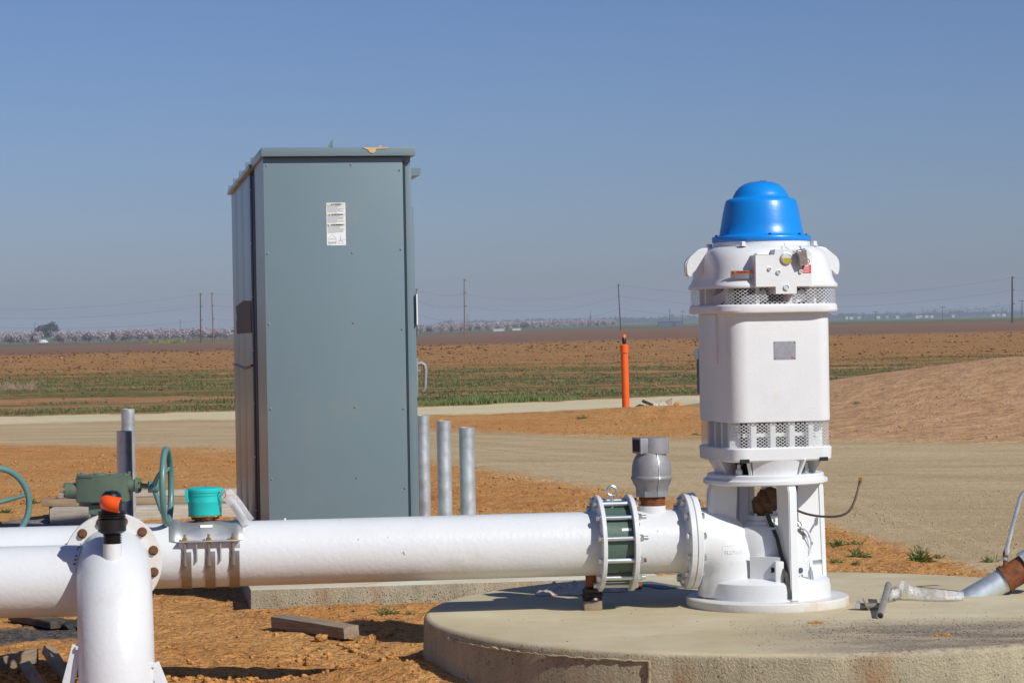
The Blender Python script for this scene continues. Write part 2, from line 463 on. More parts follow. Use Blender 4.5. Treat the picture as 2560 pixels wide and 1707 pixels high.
def ground_z(x, y):
    x = np.asarray(x, float); y = np.asarray(y, float)
    z = terrain(x, y)
    near = np.clip((60 - y) / 30.0, 0, 1)
    dl = driveway_low(x); dh = driveway_high(x)
    inside = np.clip((y - dl) / 1.2, 0, 1) * np.clip((dh - y) / 1.2, 0, 1)
    lo, hi = roadband(x)
    inside = np.maximum(inside, np.clip((y - lo) / 0.8, 0, 1) * np.clip((hi - y) / 0.8, 0, 1))
    rough = 1 - 0.8 * inside
    z = z + near * rough * (0.020 * fbm(x * 0.9, y * 0.9, 3, 3) + 0.026 * fbm(x * 4.0, y * 4.0, 11, 3) + 0.012 * fbm(x * 17.0, y * 17.0, 21, 3))
    fld = np.clip((y - 55) / 6, 0, 1) * np.clip((260 - y) / 80, 0, 1)
    z = z + fld * (0.05 * fbm(x * 0.3, y * 0.9, 31, 3) + 0.05 * fbm(x * 1.6, y * 1.6, 41, 2))
    # bank of loose dirt against the left of the pad, and the hollow before it
    d = np.hypot(x - PADC.x, y - PADC.y); ang = np.arctan2(y - PADC.y, -(x - PADC.x))
    z = z + 0.10 * np.exp(-((d - PADR) / 0.28) ** 2) * np.exp(-((ang + 0.25) / 0.55) ** 2)
    z = z - 0.05 * np.exp(-(((x + 0.95) / 0.7) ** 2 + ((y - 12.55) / 0.5) ** 2))
    z = z + 0.07 * np.exp(-(((x + 0.75) / 0.35) ** 2 + ((y - 11.7) / 0.4) ** 2))
    # gravel bank in front of the pad on the right
    z = z + 0.16 * np.exp(-((d - PADR - 0.05) / 0.4) ** 2) * np.exp(-(((x - 2.5) / 0.9) ** 2)) * np.clip((PADC.y - y) / 0.5, 0, 1)
    # little ridge of dug dirt by the marker post
    z = z + 0.16 * np.exp(-(((x - 2.6) / 1.4) ** 2 + ((y - 44.2) / 1.6) ** 2)) * (1 + 0.6 * fbm(x * 2, y * 2, 51, 2))
    return z
def gz(x, y): return float(ground_z(np.array([x]), np.array([y]))[0])

def soil_material():
    m, n, l, b = new_mat('dirt_ground')
    g = n.new('ShaderNodeNewGeometry'); pos = g.outputs['Position']
    sp = n.new('ShaderNodeSeparateXYZ'); l.new(pos, sp.inputs[0])
    X, Y = sp.outputs[0], sp.outputs[1]
    # warp of the zone borders
    w1 = noise_node(n, l, pos, 0.9, 5, 0.6); w2 = noise_node(n, l, pos, 0.12, 3, 0.5)
    dist = math_n(n, l, 'MULTIPLY', Y, 0.05)
    wy = math_n(n, l, 'MULTIPLY', math_n(n, l, 'SUBTRACT', w1, 0.5), dist)
    Yw = math_n(n, l, 'ADD', Y, math_n(n, l, 'MULTIPLY', wy, 1.6))
    def curve_x(x0, x1, y0, y1, xs, ys):
        xn = n.new('ShaderNodeMapRange'); xn.inputs[1].default_value = x0; xn.inputs[2].default_value = x1; l.new(X, xn.inputs[0])
        fc = n.new('ShaderNodeFloatCurve'); c = fc.mapping.curves[0]
        pts = [((x - x0) / (x1 - x0), (y - y0) / (y1 - y0)) for x, y in zip(xs, ys)]
        while len(c.points) < len(pts): c.points.new(0.5, 0.5)
        for p, (a, q) in zip(c.points, pts): p.location = (a, q); p.handle_type = 'VECTOR'
        fc.mapping.update(); l.new(xn.outputs[0], fc.inputs[1])
        return math_n(n, l, 'MULTIPLY_ADD', fc.outputs[0], y1 - y0, y0)
    def step(v, edge, soft):
        d = math_n(n, l, 'SUBTRACT', v, edge)
        return math_n(n, l, 'ADD', math_n(n, l, 'DIVIDE', d, soft), 0.5, clamp=True)
    def band(lo, hi, soft):
        return math_n(n, l, 'MULTIPLY', step(Yw, lo, soft), math_n(n, l, 'SUBTRACT', 1.0, step(Yw, hi, soft)))
    dl = curve_x(-12, 12, 0, 60, [-12, -7.5, -4.0, -0.86, 1.08, 2.45, 2.75, 3.0, 3.4, 6.0, 12], [38.5, 37.3, 35.0, 30.5, 24.6, 20.9, 18.5, 16.8, 10.0, 6.0, 5.0])
    dh = curve_x(-12, 12, 0, 60, [-12, -3.6, -2.5, -1.0, 2.0, 6.0, 12], [46.2, 46.0, 43.0, 39.5, 36.0, 33.6, 32.0])
    rl = curve_x(-12, 12, 0, 80, [-12, -1.5, 3.5, 12], [45.6, 46.2, 49.2, 53.0])
    rh = curve_x(-12, 12, 0, 80, [-12, -1.5, 3.5, 12], [49.0, 51.3, 55.5, 60.0])
    # colours
    f1 = noise_node(n, l, pos, 2.2, 6, 0.62); f2 = noise_node(n, l, pos, 28.0, 5, 0.65); f3 = noise_node(n, l, pos, 0.35, 4, 0.55)
    soil = mixc(n, l, ramp(n, l, f1, [(0.3, 0.0), (0.7, 1.0)]), (0.51, 0.21, 0.058), (0.74, 0.37, 0.12))
    soil = mixc(n, l, ramp(n, l, f3, [(0.40, 0.0), (0.66, 0.7)]), soil, (0.68, 0.38, 0.14))
    soil = mixc(n, l, ramp(n, l, f2, [(0.38, 0.85), (0.50, 0.0)]), soil, (0.26, 0.11, 0.035))
    f4 = noise_node(n, l, pos, 85.0, 3, 0.6)
    soil = mixc(n, l, ramp(n, l, f4, [(0.60, 0.0), (0.70, 0.7)]), soil, (0.74, 0.50, 0.27))
    soil = mixc(n, l, ramp(n, l, f4, [(0.30, 0.8), (0.40, 0.0)]), soil, (0.20, 0.085, 0.03))
    # driveway: tan, streaked along its run
    ms = n.new('ShaderNodeMapping'); ms.inputs['Scale'].default_value = (0.30, 1.5, 1); l.new(pos, ms.inputs[0])
    vv = math_n(n, l, 'DIVIDE', math_n(n, l, 'SUBTRACT', Y, dl), math_n(n, l, 'MAXIMUM', math_n(n, l, 'SUBTRACT', dh, dl), 2.0))
    cb = n.new('ShaderNodeCombineXYZ'); l.new(math_n(n, l, 'MULTIPLY', X, 0.10), cb.inputs[0]); l.new(math_n(n, l, 'MULTIPLY', vv, 9.0), cb.inputs[1])
    st = noise_node(n, l, cb.outputs[0], 1.0, 4, 0.6)
    s0 = noise_node(n, l, ms.outputs[0], 1.1, 8, 0.7, 0.6)
    s1 = math_n(n, l, 'ADD', math_n(n, l, 'MULTIPLY', s0, 0.55), math_n(n, l, 'MULTIPLY', st, 0.45))
    drive = mixc(n, l, ramp(n, l, s1, [(0.36, 0.0), (0.64, 1.0)]), (0.40, 0.285, 0.15), (0.60, 0.465, 0.285))
    drive = mixc(n, l, ramp(n, l, f2, [(0.34, 0.6), (0.52, 0.0)]), drive, (0.28, 0.20, 0.095))
    road = mixc(n, l, ramp(n, l, s1, [(0.3, 0.0), (0.7, 1.0)]), (0.56, 0.47, 0.28), (0.68, 0.60, 0.40))
    # mound: pinkish, gravelly
    mnd = mixc(n, l, ramp(n, l, f1, [(0.3, 0.0), (0.7, 1.0)]), (0.47, 0.26, 0.125), (0.65, 0.40, 0.225))
    mnd = mixc(n, l, ramp(n, l, s1, [(0.55, 0.0), (0.75, 0.8)]), mnd, (0.50, 0.24, 0.09))
    c = soil
    mmask = math_n(n, l, 'MULTIPLY', step(X, 3.6, 1.5), math_n(n, l, 'MULTIPLY', step(Yw, dh, 2.0), math_n(n, l, 'SUBTRACT', 1.0, step(Y, rl, 4.0))))
    c = mixc(n, l, mmask, c, mnd)
    c = mixc(n, l, band(dl, dh, 1.6), c, drive)
    c = mixc(n, l, band(rl, rh, 0.7), c, road)
    # field
    fb = noise_node(n, l, pos, 0.5, 6, 0.6)
    brown = mixc(n, l, ramp(n, l, fb, [(0.3, 0.0), (0.7, 1.0)]), (0.29, 0.145, 0.055), (0.47, 0.26, 0.105))
    mg = n.new('ShaderNodeMapping'); mg.inputs['Scale'].default_value = (0.05, 0.33, 1); l.new(pos, mg.inputs[0])
    rows = noise_node(n, l, mg.outputs[0], 1.0, 5, 0.6)
    rowsf = noise_node(n, l, pos, 3.0, 4, 0.6)
    gm = math_n(n, l, 'MULTIPLY', ramp(n, l, rows, [(0.42, 0.0), (0.58, 1.0)]), ramp(n, l, rowsf, [(0.35, 0.45), (0.6, 1.0)]))
    fieldnear = mixc(n, l, gm, mixc(n, l, ramp(n, l, fb, [(0.3, 0.0), (0.7, 1.0)]), (0.33, 0.17, 0.07), (0.47, 0.27, 0.13)), (0.085, 0.115, 0.032))
    field = mixc(n, l, step(Yw, 92.0, 26.0), fieldnear, brown)
    grey = mixc(n, l, ramp(n, l, fb, [(0.3, 0.0), (0.7, 1.0)]), (0.20, 0.115, 0.075), (0.255, 0.155, 0.105))
    Yfar = math_n(n, l, 'ADD', Y, math_n(n, l, 'MULTIPLY', math_n(n, l, 'SUBTRACT', w2, 0.5), 90.0))
    Ymid = math_n(n, l, 'SUBTRACT', Y, math_n(n, l, 'MULTIPLY', X, 0.5))
    field = mixc(n, l, step(Ymid, 230.0, 40.0), field, grey)
    greenf = mixc(n, l, ramp(n, l, w2, [(0.35, 0.0), (0.65, 1.0)]), (0.10, 0.115, 0.045), (0.19, 0.145, 0.075))
    edge = curve_x(-250, 250, 0, 1600, [-250, -110, 0, 60, 130, 250], [620, 600, 900, 820, 700, 700])
    field = mixc(n, l, step(Yfar, edge, 60.0), field, greenf)
    farg = mixc(n, l, ramp(n, l, w2, [(0.35, 0.0), (0.65, 1.0)]), (0.10, 0.155, 0.07), (0.13, 0.17, 0.085))
    field = mixc(n, l, step(Yfar, 1700.0, 700.0), field, farg)
    c = mixc(n, l, step(Yw, rh, 0.6), c, field)
    # scorched ash and grey gravel patches on the left
    def spot(cx, cy, rx, ry, colr, amt):
        dx = math_n(n, l, 'DIVIDE', math_n(n, l, 'SUBTRACT', X, cx), rx); dy = math_n(n, l, 'DIVIDE', math_n(n, l, 'SUBTRACT', Y, cy), ry)
        q = math_n(n, l, 'ADD', math_n(n, l, 'MULTIPLY', dx, dx), math_n(n, l, 'MULTIPLY', dy, dy))
        q = math_n(n, l, 'ADD', q, math_n(n, l, 'MULTIPLY', math_n(n, l, 'SUBTRACT', f1, 0.5), 2.2))
        q = math_n(n, l, 'MULTIPLY', math_n(n, l, 'SUBTRACT', 1.0, q, clamp=True), amt)
        return mixc(n, l, q, c, mixc(n, l, ramp(n, l, f2, [(0.4, 0.0), (0.6, 1.0)]), [k * 0.35 for k in colr], colr))
    c = spot(-2.65, 13.9, 0.55, 0.45, (0.17, 0.15, 0.135), 1.6)
    c = spot(-4.1, 22.0, 0.55, 0.8, (0.36, 0.34, 0.32), 1.2)
    c = spot(-0.75, 20.6, 0.75, 0.5, (0.34, 0.31, 0.27), 1.2)
    # gravel at the front right foot of the pad
    gvx = step(X, 1.6, 0.8); gvy = math_n(n, l, 'SUBTRACT', 1.0, step(Y, 11.2, 0.6))
    c = mixc(n, l, math_n(n, l, 'MULTIPLY', gvx, gvy), c, mixc(n, l, ramp(n, l, f2, [(0.4, 0.0), (0.6, 1.0)]), (0.26, 0.17, 0.09), (0.50, 0.38, 0.24)))
    l.new(c, b.inputs['Base Color'])
    b.inputs['Roughness'].default_value = 0.95; b.inputs['Specular IOR Level'].default_value = 0.12
    # relief: fine grit near, coarse clods farther away
    n1 = noise_node(n, l, pos, 60, 4, 0.65); n2 = noise_node(n, l, pos, 9, 5, 0.65)
    h = math_n(n, l, 'ADD', math_n(n, l, 'MULTIPLY', n1, 0.022), math_n(n, l, 'MULTIPLY', n2, 0.075))
    calm = math_n(n, l, 'MAXIMUM', band(dl, dh, 1.6), band(rl, rh, 0.7))
    h = math_n(n, l, 'MULTIPLY', h, math_n(n, l, 'SUBTRACT', 1.0, math_n(n, l, 'MULTIPLY', calm, 0.6)))
    n3 = noise_node(n, l, pos, 2.2, 4, 0.6)
    h = math_n(n, l, 'ADD', h, math_n(n, l, 'MULTIPLY', math_n(n, l, 'MULTIPLY', n3, 0.22), step(Y, 62.0, 10.0)))
    h = math_n(n, l, 'ADD', h, math_n(n, l, 'MULTIPLY', math_n(n, l, 'MULTIPLY', n3, 0.20), mmask))
    bp = n.new('ShaderNodeBump'); bp.inputs['Distance'].default_value = 1.0; bp.inputs['Strength'].default_value = 0.9
    l.new(h, bp.inputs['Height']); l.new(bp.outputs[0], b.inputs['Normal'])
    return m
MT['soil'] = soil_material()

def build_terrain():
    def geo(a, b, s0, g):
        o = [a]; s = s0
        while o[-1] < b: o.append(o[-1] + s); s *= g
        return o
    xs = list(np.arange(-3.2, 4.2, 0.035))
    r = geo(4.2, 9000, 0.05, 1.06); lft = [-(v - 1.0) for v in r]
    xs = np.array(sorted(lft + xs + r))
    ys = list(np.arange(9.5, 17.0, 0.035)) + geo(17.0, 120, 0.06, 1.012) 
    ys += geo(ys[-1] + 1.5, 9500, 1.6, 1.035)
    ys = np.array([-60, -30, -10, 0, 5, 7.5, 8.7, 9.2] + ys)
    XX, YY = np.meshgrid(xs, ys)
    ZZ = ground_z(XX, YY)
    # no dirt inside the pad or slab bodies
    d = np.hypot(XX - PADC.x, YY - PADC.y)
    ZZ = np.where(d < PADR - 0.08, np.minimum(ZZ, 0.05), ZZ)
    nx, ny = len(xs), len(ys)
    idx = np.arange(nx * ny).reshape(ny, nx)
    q = np.stack([idx[:-1, :-1], idx[:-1, 1:], idx[1:, 1:], idx[1:, :-1]], -1).reshape(-1, 4)
    cx = (XX[:-1, :-1] + XX[1:, 1:]).ravel() / 2; cy = (YY[:-1, :-1] + YY[1:, 1:]).ravel() / 2
    dl, dh = driveway_low(cx), driveway_high(cx); lo, hi = roadband(cx)
    zone = np.zeros(len(q), int)
    zone[(cy > dl) & (cy < dh)] = 1
    zone[(cy > dh) & (cx > 4.2) & (cx < 26) & (cy < 55)] = 4
    zone[(cy > lo) & (cy < hi) & (zone != 4)] = 2
    zone[(cy > hi) & (zone != 4)] = 3
    V = np.stack([XX.ravel(), YY.ravel(), ZZ.ravel()], -1)
    # smooth normals of the whole sheet, shared by its pieces
    tu = np.stack([np.gradient(XX, axis=1), np.gradient(YY, axis=1), np.gradient(ZZ, axis=1)], -1)
    tv = np.stack([np.gradient(XX, axis=0), np.gradient(YY, axis=0), np.gradient(ZZ, axis=0)], -1)
    NN = np.cross(tu, tv); NN /= np.linalg.norm(NN, axis=-1, keepdims=True); NN = NN.reshape(-1, 3)
    for zid, nm, lab in ((0, 'ground', 'bare orange dirt around the pump station'), (1, 'driveway', 'tan dirt driveway curving behind the pump'),
                         (2, 'dirt_road', 'pale dirt road along the edge of the field'), (3, 'field', 'ploughed brown field with green strips'),
                         (4, 'dirt_mound', 'low mound of pinkish dirt right of the pump')):
        qq = q[zone == zid]
        used = np.unique(qq); remap = -np.ones(nx * ny, int); remap[used] = np.arange(len(used))
        me = bpy.data.meshes.new(nm)
        f = remap[qq]
        me.vertices.add(len(used)); me.vertices.foreach_set('co', V[used].ravel())
        me.loops.add(f.size); me.loops.foreach_set('vertex_index', f.ravel())
        me.polygons.add(len(f)); me.polygons.foreach_set('loop_start', np.arange(0, f.size, 4))
        me.update(); me.validate()
        me.shade_smooth()
        me.normals_split_custom_set_from_vertices(NN[used].tolist())
        o = put(nm, me, 'soil'); o['kind'] = 'structure'; o['label'] = lab
build_terrain()

# ------------------------------------------------------------------ clods, stones and grass (nobody could count them)
def scatter_rocks(name, pts, sizes, material, label, seed=1, squash=0.7, protos=10, sub=1):
    rr = np.random.RandomState(seed)
    base = []
    for k in range(protos):
        bm = NB(); bmesh.ops.create_icosphere(bm, subdivisions=sub, radius=1.0)
        pv = [Vector(rr.normal(size=3)).normalized() for _ in range(7)]
        for v in bm.verts:
            d_ = v.co.normalized()
            v.co *= min([1.35] + [0.48 / max(0.12, d_.dot(q_)) for q_ in pv]) * (0.86 + 0.28 * rr.rand())
        bm.verts.ensure_lookup_table()
        base.append((np.array([v.co[:] for v in bm.verts]), np.array([[v.index for v in f.verts] for f in bm.faces])))
        bm.free()
    VV, FF, off = [], [], 0
    for (x, y, z), s in zip(pts, sizes):
        v, f = base[rr.randint(protos)]
        a = rr.rand() * 6.283; ca, sa = math.cos(a), math.sin(a)
        sx, sy = 0.75 + 0.5 * rr.rand(), 0.75 + 0.5 * rr.rand()
        w_ = np.empty_like(v)
        w_[:, 0] = (v[:, 0] * ca - v[:, 1] * sa) * s * sx + x
        w_[:, 1] = (v[:, 0] * sa + v[:, 1] * ca) * s * sy + y
        w_[:, 2] = v[:, 2] * s * squash + z + s * 0.22
        VV.append(w_); FF.append(f + off); off += len(v)
    V = np.concatenate(VV); F = np.concatenate(FF)
    me = bpy.data.meshes.new(name)
    me.vertices.add(len(V)); me.vertices.foreach_set('co', V.ravel())
    me.loops.add(F.size); me.loops.foreach_set('vertex_index', F.ravel().astype(np.int32))
    me.polygons.add(len(F)); me.polygons.foreach_set('loop_start', np.arange(0, F.size, 3))
    me.update(); me.validate()
    o = put(name, me, material); tag(o, label, name.split('_')[-1], kind='stuff')
    return o
MT['clod'] = mat('dirt_clod', (0.54, 0.27, 0.09), 0.95, var=0.22, vs=1.7, bump=0.004, bs=60, spec=0.1)
MT['clod_field'] = mat('field_clod', (0.33, 0.165, 0.065), 0.95, var=0.3, vs=0.9, spec=0.1)
MT['stone_tan'] = mat('tan_gravel', (0.44, 0.34, 0.22), 0.9, var=0.3, vs=3.0, spec=0.2)
MT['cinder'] = mat('black_cinder', (0.03, 0.03, 0.032), 0.9, var=0.4, vs=9)
rs = np.random.RandomState(3)
def zone_ok(x, y):
    return (y < driveway_low(x)) | (y > driveway_high(x))
# near dirt
n = 42000
yy = 11.0 * (42 / 11.0) ** rs.rand(n); xx = (rs.rand(n) - 0.5) * 0.48 * yy
clump = fbm(xx * 1.1, yy * 1.1, 77, 3)
ok = zone_ok(xx, yy) & (clump > -0.12 + 0.35 * rs.rand(n)) & (np.hypot(xx - PADC.x, yy - PADC.y) > PADR + 0.02)
xx, yy = xx[ok], yy[ok]
ss = (0.003 + 0.012 * rs.rand(len(xx)) ** 4) * np.clip(yy / 13, 1, 2.2)
scatter_rocks('soil_clods', np.stack([xx, yy, ground_z(xx, yy)], -1), ss, 'soil', 'small clods scattered over the bare orange dirt')
# big clods around the board in front
pts, sz = [], []
for (px, py, s) in [(800, 1600, .05), (835, 1592, .055), (870, 1612, .045), (885, 1618, .035), (905, 1598, .05), (930, 1590, .04), (952, 1588, .045),
                    (860, 1590, .035), (822, 1625, .03), (770, 1640, .04), (745, 1632, .03), (700, 1645, .025), (878, 1662, .04), (895, 1650, .03),
                    (790, 1655, .035), (915, 1628, .03), (850, 1640, .025), (760, 1612, .02), (980, 1585, .03), (830, 1668, .02)]:
    p = G(px, py); pts.append((p.x, p.y, gz(p.x, p.y))); sz.append(s)
for k in range(420):
    x = rs.normal(-0.85, 0.55); y = rs.normal(12.8, 0.45)
    pts.append((x, y, gz(x, y))); sz.append(0.003 + 0.018 * rs.rand() ** 3)
for k in range(420):
    px = rs.uniform(390, 1060); py = rs.uniform(1675, 1712); p = G(px, py)
    pts.append((p.x, p.y, gz(p.x, p.y))); sz.append(0.004 + 0.028 * rs.rand() ** 3)
scatter_rocks('dug_clods', np.array(pts), sz, 'soil', 'broken lumps of dug dirt beside the wooden board', seed=5, squash=0.75, sub=2)
# field clods
n = 15000
yy = 58 * (260 / 58.0) ** rs.rand(n); xx = (rs.rand(n) - 0.5) * 0.46 * yy
lo, hi = roadband(xx)
ok = (yy > hi + 1.0) & ((fbm(xx * 0.25, yy * 0.25, 88, 3) > -0.15)) & ~((yy < 88) & (rs.rand(n) > 0.38)) & ~((yy > 170) & (rs.rand(n) > 0.45))
xx, yy = xx[ok], yy[ok]
ss = 0.018 + 0.06 * rs.rand(len(xx)) ** 3.5
scatter_rocks('field_clods', np.stack([xx, yy, ground_z(xx, yy)], -1), ss * np.clip(yy / 110, 0.8, 1.6), 'soil', 'lumps of turned earth over the ploughed field', seed=6)
MT['clod_dark'] = mat('shade_dark_clod', (0.13, 0.062, 0.03), 0.95, var=0.3, vs=0.9, spec=0.1)  # shaded sides of the clods, put in as a dark brown colour
n = 9000
yy = 60 * (240 / 60.0) ** rs.rand(n); xx = (rs.rand(n) - 0.5) * 0.46 * yy
lo, hi = roadband(xx)
ok = (yy > hi + 1.0) & (fbm(xx * 0.12, yy * 0.12, 188, 3) > -0.1) & ~((yy < 85) & (rs.rand(n) > 0.25)); xx, yy = xx[ok], yy[ok]
scatter_rocks('dark_field_clods', np.stack([xx, yy, ground_z(xx, yy)], -1), (0.022 + 0.07 * rs.rand(len(xx)) ** 3) * np.clip(yy / 110, 0.8, 1.7), 'clod_dark', 'earth lumps coloured dark as shaded clod sides over the ploughed field', seed=66, squash=0.6)
# gravel and cinders on the pad, gravel in front of it
pts, sz = [], []
for k in range(1500):
    x = rs.uniform(-0.3, 1.5); y = rs.uniform(-1.6, -0.55)
    if math.hypot(x, y) < PADR - 0.05:
        pts.append((PADC.x + x, PADC.y + y, ZPAD)); sz.append(0.0018 + 0.0045 * rs.rand() ** 2)
scatter_rocks('pad_grit', np.array(pts), sz, 'stone_tan', 'tan grit strewn over the front of the round pad', seed=8, squash=0.6)
pts, sz = [], []
for k in range(3200):
    x = abs(rs.normal(0.1, 0.8)) ; y = rs.normal(-0.98, 0.22)
    if rs.rand() < 0.1: x, y = rs.uniform(-1.3, 1.2), rs.uniform(-1.2, 0.9)
    if math.hypot(x, y) < PADR - 0.05:
        pts.append((PADC.x + x, PADC.y + y, ZPAD)); sz.append(0.0009 + 0.0036 * rs.rand() ** 4)
scatter_rocks('pad_cinders', np.array(pts), sz, 'cinder', 'black cinders strewn over the front of the round pad', seed=9, squash=0.5)
pts, sz = [], []
for k in range(2600):
    x = rs.uniform(1.1, 3.2); y = rs.uniform(9.6, 11.2)
    if math.hypot(x - PADC.x, y - PADC.y) > PADR + 0.01:
        pts.append((x, y, gz(x, y))); sz.append(0.003 + 0.007 * rs.rand() ** 2)
scatter_rocks('bank_gravel', np.array(pts), sz, 'stone_tan', 'tan gravel banked against the front of the round pad', seed=10)
n = 3000
yy = 15.5 * (24 / 15.5) ** rs.rand(n); xx = rs.uniform(2.3, 5.0, n)
ok = (yy > driveway_low(xx)); xx, yy = xx[ok], yy[ok]
scatter_rocks('driveway_gravel', np.stack([xx, yy, ground_z(xx, yy)], -1), 0.004 + 0.009 * rs.rand(len(xx)) ** 2, 'stone_tan', 'loose gravel along the near edge of the driveway', seed=12)

def leaf_mat(name, c, c2, tr=0.3):
    m, n, l, b = new_mat(name)
    g = n.new('ShaderNodeNewGeometry')
    oi = n.new('ShaderNodeObjectInfo')
    r0 = math_n(n, l, 'FRACT', math_n(n, l, 'ADD', g.outputs['Random Per Island'], oi.outputs['Random']))
    cc = mixc(n, l, r0, c, c2)
    l.new(cc, b.inputs['Base Color']); b.inputs['Roughness'].default_value = 0.6
    t = n.new('ShaderNodeBsdfTranslucent'); l.new(cc, t.inputs[0])
    mx = n.new('ShaderNodeMixShader'); mx.inputs[0].default_value = tr
    l.new(b.outputs[0], mx.inputs[1]); l.new(t.outputs[0], mx.inputs[2])
    out = [q for q in n if q.type == 'OUTPUT_MATERIAL'][0]
    l.new(mx.outputs[0], out.inputs[0])
    return m
MT['grass'] = leaf_mat('field_grass_blade', (0.085, 0.13, 0.035), (0.22, 0.21, 0.085))
MT['weed'] = leaf_mat('weed_leaf', (0.13, 0.19, 0.04), (0.30, 0.32, 0.12))
def blades(name, pts, hs_, material, label, per=5, spread=0.10, wid=0.02, seed=2):
    rr = np.random.RandomState(seed)
    N = len(pts) * per
    base = np.repeat(np.asarray(pts, float), per, axis=0)
    h = np.repeat(np.asarray(hs_, float), per) * (0.55 + 0.75 * rr.rand(N))
    a = rr.rand(N) * 6.283; rad = spread * rr.rand(N)
    base[:, 0] += np.cos(a) * rad; base[:, 1] += np.sin(a) * rad
    b = rr.rand(N) * 6.283; wv = wid * (0.6 + 0.8 * rr.rand(N))
    lean = (rr.rand(N, 2) - 0.5) * h[:, None] * 0.9
    v0 = base + np.stack([np.cos(b) * wv, np.sin(b) * wv, np.full(N, -0.01)], -1)
    v1 = base - np.stack([np.cos(b) * wv, np.sin(b) * wv, np.full(N, 0.01)], -1)
    v2 = base + np.stack([lean[:, 0], lean[:, 1], h], -1)
    V = np.stack([v0, v1, v2], 1).reshape(-1, 3)
    me = bpy.data.meshes.new(name)
    me.vertices.add(len(V)); me.vertices.foreach_set('co', V.ravel())
    me.loops.add(len(V)); me.loops.foreach_set('vertex_index', np.arange(len(V), dtype=np.int32))
    me.polygons.add(N); me.polygons.foreach_set('loop_start', np.arange(0, len(V), 3))
    me.update(); me.validate()
    o = put(name, me, material); tag(o, label, 'grass', kind='stuff')
    return o
n = 52000
yy = 50 * (112 / 50.0) ** rs.rand(n); xx = (rs.rand(n) - 0.5) * 0.46 * yy
lo, hi = roadband(xx)
rows = fbm(xx * 0.05, yy * 0.33, 91, 3) + 0.35 * fbm(xx * 0.5, yy * 0.5, 95, 2)
dens = np.clip(1.25 - (yy - 78) / 30, 0, 1)
ok = (yy > hi + 1.0) & (rows > -0.02 + 0.25 * (1 - dens)) & (rs.rand(n) < dens)
xx, yy = xx[ok], yy[ok]
blades('field_grass', np.stack([xx, yy, ground_z(xx, yy)], -1), 0.022 + 0.03 * rs.rand(len(xx)), 'grass', 'thin green crop growing in strips across the field', per=4, spread=0.35, wid=0.022)
n = 2600
xx = rs.uniform(-1.9, 1.4, n); lo, hi = roadband(xx); yy = hi + 0.5 + rs.rand(n) * 1.8
blades('verge_grass', np.stack([xx, yy, ground_z(xx, yy)], -1), (0.05 + 0.09 * rs.rand(n)) * np.clip(1.2 - np.abs(xx + 0.4) / 2.0, 0.2, 1), 'weed', 'taller green grass along the far side of the dirt road', per=6, spread=0.16, wid=0.014, seed=4)
n = 1500
xx = rs.uniform(-12, -3, n); lo, hi = roadband(xx); yy = hi + 0.5 + rs.rand(n) * 4
blades('field_edge_grass', np.stack([xx, yy, ground_z(xx, yy)], -1), (0.02 + 0.03 * rs.rand(n)), 'grass', 'short grass at the field edge left of the cabinet', per=5, spread=0.16, wid=0.014, seed=14)

def weed(px, py, z, size, label, blade=True, seed=0, nleaf=70):
    size *= 0.42
    p = G(px, py, z); rr = random.Random(seed)
    zz = gz(p.x, p.y)
    t = thing('weed_plant', (p.x, p.y, zz), label, 'weed', group='low weeds in the dirt')
    bm = NB()
    for k in range(nleaf):
        a = rr.random() * 6.283; el = rr.uniform(0.05, 1.15) ** 1.3; L = size * rr.uniform(0.25, 1.25); wd = size * (0.05 if blade else 0.16) * rr.uniform(0.7, 1.2)
        d = Vector((math.cos(a) * math.cos(el), math.sin(a) * math.cos(el), math.sin(el))); s = Vector((-math.sin(a), math.cos(a), 0))
        o0 = Vector((rr.gauss(0, .35) * size, rr.gauss(0, .3) * size, -0.004))
        mid = o0 + d * L * 0.55 + Vector((0, 0, size * 0.05)); tip = o0 + d * L - Vector((0, 0, size * 0.12))
        v = [bm.verts.new(q) for q in (o0, mid + s * wd, tip, mid - s * wd)]
        bm.faces.new((v[0], v[1], v[2])); bm.faces.new((v[0], v[2], v[3]))
    obj('leaves', bm, 'weed', t, flat=True)
    bm = NB(); cyl(bm, (0, 0, -0.02), (0, 0, size * 0.25), size * 0.035, size * 0.015, 6); obj('stem', bm, 'weed', t)
    return t
WL = [(965, 1533, .16, 'grassy green weed in the dirt left of the pad', True), (1025, 1530, .08, 'tiny green weed nearest the left rim of the pad', True),
      (2092, 1362, .17, 'upper green weed touching the pump head edge behind pad', True), (2140, 1360, .16, 'spreading green weed just right of the pump head', True),
      (2145, 1392, .20, 'spiky green weed behind the pad near the pump head', True), (2090, 1408, .12, 'green weed half hidden by the pump head', True),
      (2140, 1410, .10, 'small weed at the rear rim of the pad', True), (2300, 1385, .17, 'leafy green weed behind the pad on gravel edge', True),
      (2300, 1404, .22, 'broad leaved weed at the rear rim of the pad', False), (2345, 1392, .12, 'thin weed right of the broad leaved weed', True),
      (2475, 1405, .16, 'weed behind the slanted galvanised pipe', True), (82, 1258, .16, 'yellow green weed by the left hand wheel', False),
      (15, 1280, .15, 'weed growing in grey gravel at the left edge', False), (435, 1313, .09, 'small green weed behind the hand wheel', True),
      (1455, 1050, .26, 'low pale weed on the dirt left of the orange post', True), (1740, 1087, .14, 'dark green weed left of the motor base', True),
      (2142, 1047, .16, 'small green weed at the foot of the mound', True), (455, 1483, .05, 'tiny green sprout left of the slab', True)]
for k, (px, py, s, lab, bl) in enumerate(WL): weed(px, py, 0.0, s, lab, bl, k)

